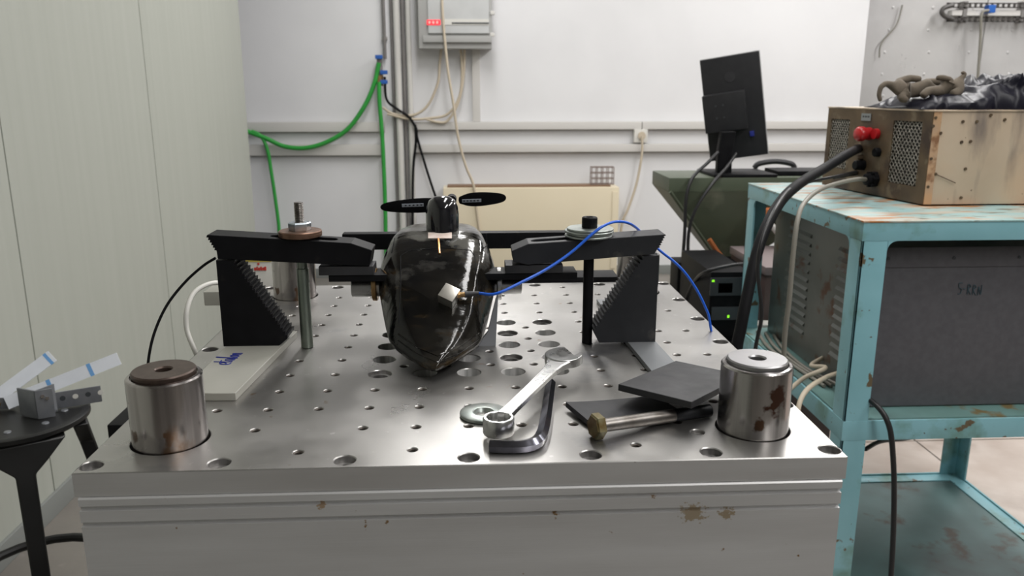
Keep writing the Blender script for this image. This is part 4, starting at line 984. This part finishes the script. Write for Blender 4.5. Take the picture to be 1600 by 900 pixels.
# side panel with two grille openings (local y = distance from near edge)
g1_ = (.035, .150, .045, UH-.030); g2_ = (Ld-.115, Ld-.02, .06, UH-.035)
b = B(UM)
for (a0_, a1_, z0_, z1_) in ((0, g1_[0], .004, UH-.003), (g1_[1], g2_[0], .004, UH-.003), (g2_[1], Ld, .004, UH-.003), (g1_[0], g1_[1], .004, g1_[2]), (g1_[0], g1_[1], g1_[3], UH-.003), (g2_[0], g2_[1], .004, g2_[2]), (g2_[0], g2_[1], g2_[3], UH-.003)):
    b.box(-.002, .004, a0_, a1_, z0_, z1_)
obj('side_panel', b, M['rusty'], ps)
for (a0_, a1_, z0_, z1_) in (g1_, g2_):
    b = B(UM); n_ = 8; dy_ = (a1_-a0_)/n_
    nz = 10; dz_ = (z1_-z0_)/nz
    for i in range(n_):
        for j in range(nz):
            y_ = a0_+i*dy_; z_ = z0_+j*dz_
            for s_ in (0, 1):
                ya, yb_ = (y_, y_+dy_/2) if s_ == 0 else (y_+dy_/2, y_+dy_)
                za, zb2 = (z_, z_+dz_/2) if s_ == 0 else (z_+dz_/2, z_)
                wv = .0019
                vs = [b.v((.0005, ya, za-wv)), b.v((.0005, yb_, zb2-wv)), b.v((.0005, yb_, zb2+wv)), b.v((.0005, ya, za+wv))]; b.face(vs)
                vs = [b.v((.0005, ya, z_+dz_-(za-z_)-wv)), b.v((.0005, yb_, z_+dz_-(zb2-z_)-wv)), b.v((.0005, yb_, z_+dz_-(zb2-z_)+wv)), b.v((.0005, ya, z_+dz_-(za-z_)+wv))]; b.face(vs)
    gr = obj('expanded_mesh', b, M['mesh'], ps)
    q = gr.modifiers.new('solid', 'SOLIDIFY'); q.thickness = .001
def sidept(px, py):
    """point of the side panel seen at a pixel"""
    n_ = Vector((UYv.y, -UYv.x, 0)); d = ray(px, py); return CP+d*((u1-CP).dot(n_)/d.dot(n_))
sn = Vector((-UYv.y, UYv.x, 0)).normalized()
if sn.x > 0: sn = -sn
q = sidept(1355, 183)
b = B(); yv = UYv*.022; zv = Vector((0, 0, .010)); b.quadslab([q-yv-zv+sn*.003, q+yv-zv+sn*.003, q+yv+zv+sn*.003, q-yv+zv+sn*.003], .001)
lb_ = obj('rating_plate', b, M['label'], ps)
b = B()
for k in range(3):
    qq = q+UYv*(.012-.012*k)+sn*.0035+Vector((0, 0, .002)); b.quadslab([qq-UYv*.004-Vector((0, 0, .003)), qq+UYv*.004-Vector((0, 0, .003)), qq+UYv*.004+Vector((0, 0, .002)), qq-UYv*.004+Vector((0, 0, .002))], .0005)
obj('plate_marks', b, M['labelink'], lb_)
rp = sidept(1360, 209); 
obj('red_plug', B().lathe([(0, 0), (.017, 0), (.018, .003), (.016, .022), (.0205, .024), (.0205, .036), (.016, .042), (0, .043)], rp, sn, 20), M['red'], ps, ang=50)
rp2 = sidept(1372, 209); obj('red_cap', B().cyl(rp2, rp2+sn*.014, .014, n=16), M['red'], ps)
k1 = sidept(1374, 238); obj('black_knob', B().cyl(k1, k1+sn*.016, .0125, n=20, ch=.002), M['blackpl'], ps)
k2 = sidept(1350, 258); obj('black_knob', B().cyl(k2, k2+sn*.03, .0145, .0135, n=20, ch=.002), M['blackpl'], ps)
k3 = sidept(1368, 280); obj('black_connector', B().lathe([(.021, 0), (.021, .012), (.016, .014), (.016, .03), (.012, .032), (0, .032)], k3, sn, 18), M['blackpl'], ps)
for a_ in range(6): qv = k3+UYv*(.019*math.cos(a_))+Vector((0, 0, .019*math.sin(a_))); obj('connector_lug', B().cyl(qv, qv+sn*.02, .004, n=8), M['blackpl'], ps)
for px, py in ((1344, 228), (1348, 246)): 
    q = sidept(px, py); obj('terminal', B().cyl(q, q+sn*.018, .009, .006, n=12), M['rusty'], ps)
for px, py in ((1458, 197), (1470, 208), (1505, 190), (1527, 190), (1549, 180), (1503, 222), (1517, 221), (1571, 187), (1455, 248), (1462, 272), (1450, 292), (1509, 264), (1502, 309), (1462, 184)):
    q = PY(px, py, uy0-.0015); q.y = u1.y+(q.x-u1.x)*.012-.0008; obj('panel_screw', B().cyl(q, q+Vector((0, -.0022, 0)), .0038, n=12), M['rusty'], ps)
qa = PY(1462, 272, uy0-.003); qb = PY(1493, 286, uy0-.003); obj('scratch', B().tube([qa, (qa+qb)/2+Vector((0, -.001, 0)), qb], .0012, 5), M['rusty'], ps)
# cables from the power supply
c0 = sidept(1352, 228)+sn*.01
cable('heavy_black_cable', [sidept(1344, 232)+sn*.006, PY(1322, 242, 1.42), PY(1290, 262, 1.33), PY(1252, 285, 1.22), PY(1222, 312, 1.14), PY(1197, 355, 1.07), PY(1180, 405, 1.03), PY(1168, 460, 1.0), PY(1158, 510, .98), PY(1150, 560, .97), PY(1146, 700, .96)], .0125, M['darkc'], 'heavy black cable bending over the cart corner and down its side', n=12)
cable('thin_black_lead', [k2+sn*.02+Vector((0, 0, -.02)), PY(1315, 274, 1.42), PY(1280, 281, 1.36), PY(1240, 292, 1.2), PY(1215, 320, 1.0), PY(1192, 370, .93), PY(1184, 420, .92), PY(1190, 490, .92), PY(1182, 535, .93), PY(1170, 600, .95)], .004, M['blackc'], 'thin black lead drooping from the power supply beside the heavy cable')
obj('lead_plug', B().cyl(sidept(1338, 270)+sn*.0, PY(1303, 277, 1.45), .0075, .005, n=12), M['blackpl'], ps)
cable('beige_lead', [k3+sn*.03, PY(1340, 280, 1.40), PY(1310, 286, 1.3), PY(1278, 298, 1.2), PY(1256, 318, 1.1), PY(1246, 345, 1.05), PY(1239, 400, 1.03), PY(1233, 470, 1.02), PY(1226, 530, 1.02), PY(1222, 640, 1.02)], .0055, M['greyc'], 'beige-grey lead curving from the power supply down the cart side')
# ---------------- gloves and jacket on the power supply
gz = TZ+UH
def skin(name, verts, edges, mat, parent, sub=2):
    me = bpy.data.meshes.new(name); L = wl(parent); me.from_pydata([tuple(Vector(v[:3])-L) for v in verts], edges, []); me.materials.append(mat)
    o = link(name, me, (0, 0, 0)); o.parent = parent
    q = o.modifiers.new('skin', 'SKIN'); 
    for i, v in enumerate(verts): me.skin_vertices[0].data[i].radius = (v[3], v[3]*(v[4] if len(v) > 4 else 1)) 
    me.skin_vertices[0].data[0].use_root = True
    q.use_smooth_shade = True
    s_ = o.modifiers.new('sub', 'SUBSURF'); s_.levels = sub; s_.render_levels = sub
    return o
def gl(px, py, Y_, r): 
    p = PY(px, py, Y_); return (p.x, p.y, p.z, r)
def glove(label, palm, fingers, Y_):
    base = PY(*palm[0][:2], Y_); t = thing('work_glove', (base.x, base.y, gz), label, 'glove', 'brown cotton gloves')
    vs = [gl(x, y, Y_+dy, r) for x, y, dy, r in palm]; es = [(i, i+1) for i in range(len(vs)-1)]
    for root, f in fingers:
        prev = root
        for x, y, dy, r in f: vs.append(gl(x, y, Y_+dy, r)); es.append((prev, len(vs)-1)); prev = len(vs)-1
    skin('glove_fabric', vs, es, M['glove'], t)
glove('brown cotton glove with a finger drooping over the left end of the box',
      [(1418, 146, 0, .021), (1404, 141, 0, .020), (1440, 142, .01, .021), (1458, 140, .012, .017)],
      [(1, [(1393, 133, 0, .011), (1384, 130, -.004, .0085), (1376, 136, -.006, .0070), (1373, 148, -.006, .0062), (1376, 159, -.006, .0055)]),
       (1, [(1406, 128, .012, .013), (1422, 122, .014, .010), (1440, 124, .014, .009)]),
       (0, [(1408, 154, -.022, .011), (1420, 158, -.028, .009)]),
       (2, [(1450, 128, .014, .011), (1468, 128, .016, .010), (1484, 133, .016, .009)]),
       (3, [(1466, 150, -.012, .012), (1480, 152, -.018, .011)])], 1.45)
glove('brown cotton glove lying on the navy jacket with its fingertip raised',
      [(1478, 140, 0, .017), (1464, 144, 0, .016), (1492, 133, .0, .014)],
      [(2, [(1501, 124, .0, .0085), (1508, 115, .0, .0065), (1502, 112, .0, .006)]),
       (0, [(1486, 124, .0, .009), (1470, 121, 0, .0078), (1462, 122, 0, .007)]),
       (2, [(1500, 142, -.018, .013), (1486, 150, -.024, .014)]),
       (1, [(1450, 142, -.010, .012), (1440, 151, -.016, .010)])], 1.42)
jk = thing('folded_jacket', (1.42, 1.5, gz), 'shiny dark navy jacket crumpled on top of the power supply', 'jacket')
b = B(); nx, ny = 90, 44; jx0 = PY(1425, 150, 1.40).x; jx1 = jx0+.42; jy0, jy1 = 1.345, 1.66
def jh(u, v):
    env = min(1, u/.10)**.6*min(1, v/.10)**.5*min(1, (1-v)/.15)**.5
    base = .022+.052*max(0, min(1, (u-.30)/.30))**.8
    x, y = u*3.2, v*2.2
    f = 0.
    wx = x+.55*noise.noise(Vector((x*.9, y*.9, 3)));  wy = y+.55*noise.noise(Vector((x*.8, y*.8, 9)))
    f = 1-abs(noise.noise(Vector((wx*1.1+wy*1.3, wy*.7-wx*.2, 1))))*2.2
    f2 = 1-abs(noise.noise(Vector((wx*2.6-wy*1.1, wy*1.5, 5))))*2
    f3 = noise.noise(Vector((wx*5, wy*5, 2)))
    return env*(base*(.52+.55*f)+.014*f2+.004*f3)
g = []
for j in range(ny+1):
    row = []
    for i in range(nx+1):
        u, v = i/nx, j/ny
        wob = .012*math.sin(u*17)+.008*math.sin(u*41+1)
        h_ = max(.0015, jh(u, v))
        row.append(b.v((jx0+(jx1-jx0)*u+.01*math.sin(v*9), jy0+(jy1-jy0)*v+wob*(1-v)-.010*math.sin(h_*90)*(v < .3), gz+.0005+h_)))
    g.append(row)
for j in range(ny):
    for i in range(nx): b.face([g[j][i], g[j][i+1], g[j+1][i+1], g[j+1][i]])
per = g[0][:]+[g[j][nx] for j in range(1, ny+1)]+g[ny][:-1][::-1]+[g[j][0] for j in range(ny-1, 0, -1)]
lo = [b.v((v.co.x, v.co.y, gz+.0004)) for v in per]; b.bridge(per, lo); b.face(lo[::-1])
obj('jacket_fabric', b, M['jacket'], jk, ang=80)

# ================================================================ GREEN HOPPER MACHINE, MONITOR, DARK CASES
HY0, HY1 = 2.55, 2.86
hz = P(1027, 275, 0); a = PY(1046, 278, HY0); zt2 = a.z; hx0 = a.x; hx1 = hx0+1.35; zr2 = PY(1046, 300, HY0).z
hp = thing('green_hopper', (hx0+.5, 2.7, FL), 'olive green machine with a tapering hopper carrying the monitor', 'machine')
obj('rim', B().box(hx0, hx1, HY0, HY1, zr2, zt2, .004), M['hopper'], hp)
ax_ = PY(1137, 416, HY0+.2); bz_ = PY(1137, 416, HY0+.12).z; cx0 = PY(1128, 416, HY0+.12).x; cx1 = PY(1150, 416, HY0+.12).x
xm = PY(1175, 350, HY0).x
b = B()
top = [b.v((hx0, HY0, zr2)), b.v((hx0+.78, HY0, zr2)), b.v((hx0+.78, HY1, zr2)), b.v((hx0, HY1, zr2))]
bot = [b.v((cx0, HY0+.12, bz_)), b.v((cx1, HY0+.12, bz_)), b.v((cx1, HY1-.06, bz_)), b.v((cx0, HY1-.06, bz_))]
b.bridge(bot, top); b.face(bot[::-1]); b.face(top); obj('hopper_left', b, M['hopper'], hp)
obj('rib', B().tube([Vector((hx0+.005, HY0-.002, zr2+.002)), Vector((cx0, HY0+.118, bz_))], .008, 6), M['hopper'], hp)
xr0 = hx0+.80
b = B(); top = [b.v((xr0, HY0, zr2)), b.v((hx1, HY0, zr2)), b.v((hx1, HY1, zr2)), b.v((xr0, HY1, zr2))]; zq = zr2-.32
bot = [b.v((xr0+.2, HY0+.12, zq)), b.v((xr0+.35, HY0+.12, zq)), b.v((xr0+.35, HY1-.06, zq)), b.v((xr0+.2, HY1-.06, zq))]; b.bridge(bot, top); b.face(bot[::-1]); b.face(top)
obj('hopper_right', b, M['hopper'], hp)
for x, y in ((hx0+.42, HY1-.06), (hx1-.06, HY0+.06), (hx1-.06, HY1-.06)): obj('leg', B().box(x-.025, x+.025, y-.025, y+.025, FL, zr2), M['hopper'], hp)
obj('leg', B().box(cx0-.01, cx1+.01, HY0+.3, HY0+.34, FL, bz_+.02), M['hopper'], hp)
q0 = PY(1105, 372, HY0-.02); q1_ = PY(1160, 400, HY0-.02)
obj('orange_lever', B().tube([PY(1108, 374, HY0-.02), PY(1122, 395, HY0-.02), PY(1130, 404, HY0-.02)], .010, 8), M['orange'], hp)
q = PY(1157, 402, HY0-.03); obj('orange_cap', B().lathe([(0, -.02), (.025, -.012), (.03, 0), (.025, .02), (0, .025)], q, n=16), M['orange'], hp)
q = PY(1222, 334, 2.50); obj('orange_tray', B().box(q.x-.10, q.x+.14, 2.48, 2.549, q.z-.02, q.z+.02, .006), M['orange'], hp)
obj('brace', B().cyl(PY(1200, 345, 2.45), PY(1232, 385, 2.45), .012, n=10), M['trunk'], hp)
# monitor
my = 2.71; mz = zt2
mp_ = PY(1135, 273, my)
mo = thing('monitor', (mp_.x, my, mz), 'black monitor turned upright, seen from behind on the green machine', 'monitor')
mc_ = PY(1147, 168, my)
MM = Matrix.Translation(mc_) @ Matrix.Rotation(math.radians(-9.5), 4, 'Y') @ Matrix.Rotation(math.radians(-20), 4, 'Z')
s_ = (my-CP.y)/F
w2 = 43*s_*1.02; h2 = 76*s_*1.03
obj('back_shell', B(MM).box(-w2, w2, -.002, .022, -h2, h2, .006), M['monblack'], mo)
obj('screen_bezel', B(MM).box(-w2-.003, w2+.003, .022, .034, -h2-.003, h2+.003, .003), M['silverscreen'], mo)
obj('rear_box', B(MM).box(-w2-.004, w2*.42, -.055, -.002, -h2*.42, h2*.32, .008), M['monblack'], mo)
for x, z in ((-.05, .02), (-.02, .02), (-.05, -.03), (-.02, -.03)): obj('mount_screw', B(MM).cyl((x-.02, -.057, z), (x-.02, -.054, z), .004, n=10), M['labelink'], mo)
lg = MM @ Vector((-.02, -.003, h2*.62)); obj('round_emblem', B(MM).cyl((-.005, -.004, h2*.60), (-.005, -.001, h2*.60), .022, n=24), M['rubber'], mo)
obj('blue_connector', B(MM).box(w2*.45, w2*.6, -.02, -.002, -h2*.60, -h2*.50, .003), M['ink'], mo)
pa = MM @ Vector((0, -.02, -h2*.35)); 
b = B(); sec = []
nk = [PY(1137, 205, my-.07), PY(1131, 240, my-.07), PY(1130, 276, my-.07)]
for c in nk: sec.append([b.v(c+Vector((u*.030, v*.018, 0))) for u, v in ((-1, -1), (1, -1), (1, 1), (-1, 1))])
for q0, q1_ in zip(sec, sec[1:]): b.bridge(q0, q1_)
b.face(sec[0]); b.face(sec[-1]); obj('stand_neck', b, M['blackpl'], mo, bevel=.004)
obj('stand_base', B().box(mp_.x-.10, mp_.x+.16, my-.16, my+.10, mz, mz+.012, .004), M['blackpl'], mo)
cable('monitor_cable', [PY(1122, 238, 2.60), PY(1105, 255, 2.56), PY(1082, 278, 2.52), PY(1072, 310, 2.50), PY(1070, 360, 2.50), PY(1066, 420, 2.50), PY(1066, 470, 2.48)], .007, M['blackc'], 'left black monitor cable hanging down in front of the hopper')
cable('monitor_cable', [PY(1150, 240, 2.64), PY(1135, 262, 2.57), PY(1115, 285, 2.52), PY(1088, 325, 2.50), PY(1076, 365, 2.50), PY(1075, 420, 2.50), PY(1072, 470, 2.48)], .007, M['blackc'], 'right black monitor cable slanting down in front of the hopper')
p = PY(1205, 268, 2.75); tag(obj('keyboard', B().box(mp_.x+.18, mp_.x+.62, 2.60, 2.76, zt2+.0005, zt2+.02, .005), M['blackpl']), 'black keyboard lying right of the monitor on the green machine', 'keyboard')
q = PY(1210, 266, 2.81); tag(obj('headset_band', B().tube([(q.x-.09, 2.81, zt2+.013), (q.x-.07, 2.81, zt2+.032), (q.x, 2.81, zt2+.042), (q.x+.07, 2.81, zt2+.032), (q.x+.09, 2.81, zt2+.013)], .012, 8), M['rubber']), 'black rounded band lying behind the keyboard on the green machine', 'headset')
# stack of dark equipment behind the cart
def case(name, x0, y0, x1_, y1_, Y_, d, mat, label, cat, parts=()):
    t = thing(name, PY((x0+x1_)/2, y1_, Y_), label, cat)
    obj('case', pbox(x0, y0, x1_, y1_, Y_, d, .006), M[mat], t)
    for nm, a0_, b0, a1_, b1, mt6 in parts: obj(nm, pbox(a0_, b0, a1_, b1, Y_-.006, .006, .001), M[mt6], t)
    return t
R1 = 2.05
base = PY(1100, 540, R1).z
dk = thing('equipment_rack', (PY(1110, 540, R1).x, R1+.3, FL), 'low black equipment rack behind the corner of the plate', 'rack')
x0 = PY(1052, 450, R1+.25).x; x1_ = X0-.02+.7
zt3 = PY(1100, 470, R1).z
rx0 = PY(1072, 500, R1).x; rx1 = PY(1290, 500, R1).x
rx1 = 1.35
obj('rack_body', B().box(rx0+.1, PY(1180, 500, 1.95).x, 1.95, 2.40, FL, PY(1120, 540, 1.95).z, .006), M['blackpl'], dk)
t = case('black_server', 1058, 410, 1165, 470, 2.42, .12, 'blackpl', 'black computer case below the green hopper', 'computer', (('vent_slot', 1075, 420, 1120, 423, 'pipe'), ('vent_slot', 1075, 428, 1120, 430, 'labelink'), ('side_flap', 1085, 436, 1150, 444, 'labelink')))
obj('stand', B().box(PY(1062, 470, 2.42).x, PY(1160, 470, 2.42).x, 2.43, 2.53, FL, PY(1100, 470, 2.42).z-.001), M['blackpl'], t)
t = case('black_desktop_computer', 1108, 425, 1168, 530, 2.0, .4, 'blackpl', 'black desktop computer with a green light behind the plate corner', 'computer',
     (('front_plate', 1110, 434, 1160, 462, 'labelink'), ('power_light', 1112, 437, 1117, 441, 'gled'), ('panel', 1122, 442, 1145, 458, 'labelink'), ('lower_plate', 1112, 480, 1160, 500, 'labelink'), ('status_light', 1136, 492, 1140, 497, 'gled')))
obj('foot', B().box(PY(1110, 530, 2.0).x, PY(1166, 530, 2.0).x, 2.0, 2.4, PY(1120, 540, 1.95).z, PY(1135, 530, 2.0).z), M['blackpl'], t)
q0 = PY(1192, 404, 2.25); q1_ = PY(1262, 540, 2.25)
t = thing('brown_box', ((q0.x+q1_.x)/2, 2.4, FL), 'brown-mauve box with a pale lid behind the left side of the cart', 'box')
obj('box_body', B().box(q0.x-.04, q1_.x+.05, 2.1, 2.5, FL, q0.z-.03, .004), M['mauve'], t)
obj('box_lid', B().box(q0.x-.045, q1_.x+.055, 2.095, 2.505, q0.z-.03, q0.z, .004), pm('mauve_lid', (.22, .18, .18), None, 6, .4), t)
tag(obj('paper_sheet', B().box(PY(1172, 510, 2.0).x, PY(1222, 510, 2.0).x, 2.0, 2.06, PY(1200, 522, 2.0).z, PY(1200, 508, 2.0).z), M['white']), 'small white box seen behind the left cart leg', 'box')
cable('black_cable', [PY(1070, 470, 2.3), PY(1085, 440, 2.2), PY(1102, 425, 1.95), PY(1140, 415, 1.95), PY(1165, 412, 1.98)], .006, M['blackc'], 'black cable arching over the desktop computer')
# ceiling luminaires (above the frame)
for x, y, sx, sy, e_ in LAMPS:
    where = {.55: 'above the fixture plate', 2.2: 'above the green hopper', .0: 'above the convector heater', 2.6: 'above the turquoise cart', 1.7: 'behind the camera', 4.4: 'added to brighten the silver wall'}[x]
    t = thing('ceiling_light', (x, y, CEIL-.08), 'long white fluorescent ceiling light '+where, 'ceiling light', 'fluorescent ceiling lights')
    obj('housing', B().box(x-sx/2-.03, x+sx/2+.03, y-sy/2-.03, y+sy/2+.03, CEIL-.08, CEIL, .004), M['white'], t)

for o in list(COL.objects):
    if o.parent is None and o.type in ('MESH', 'EMPTY'): o.location.z += ZP
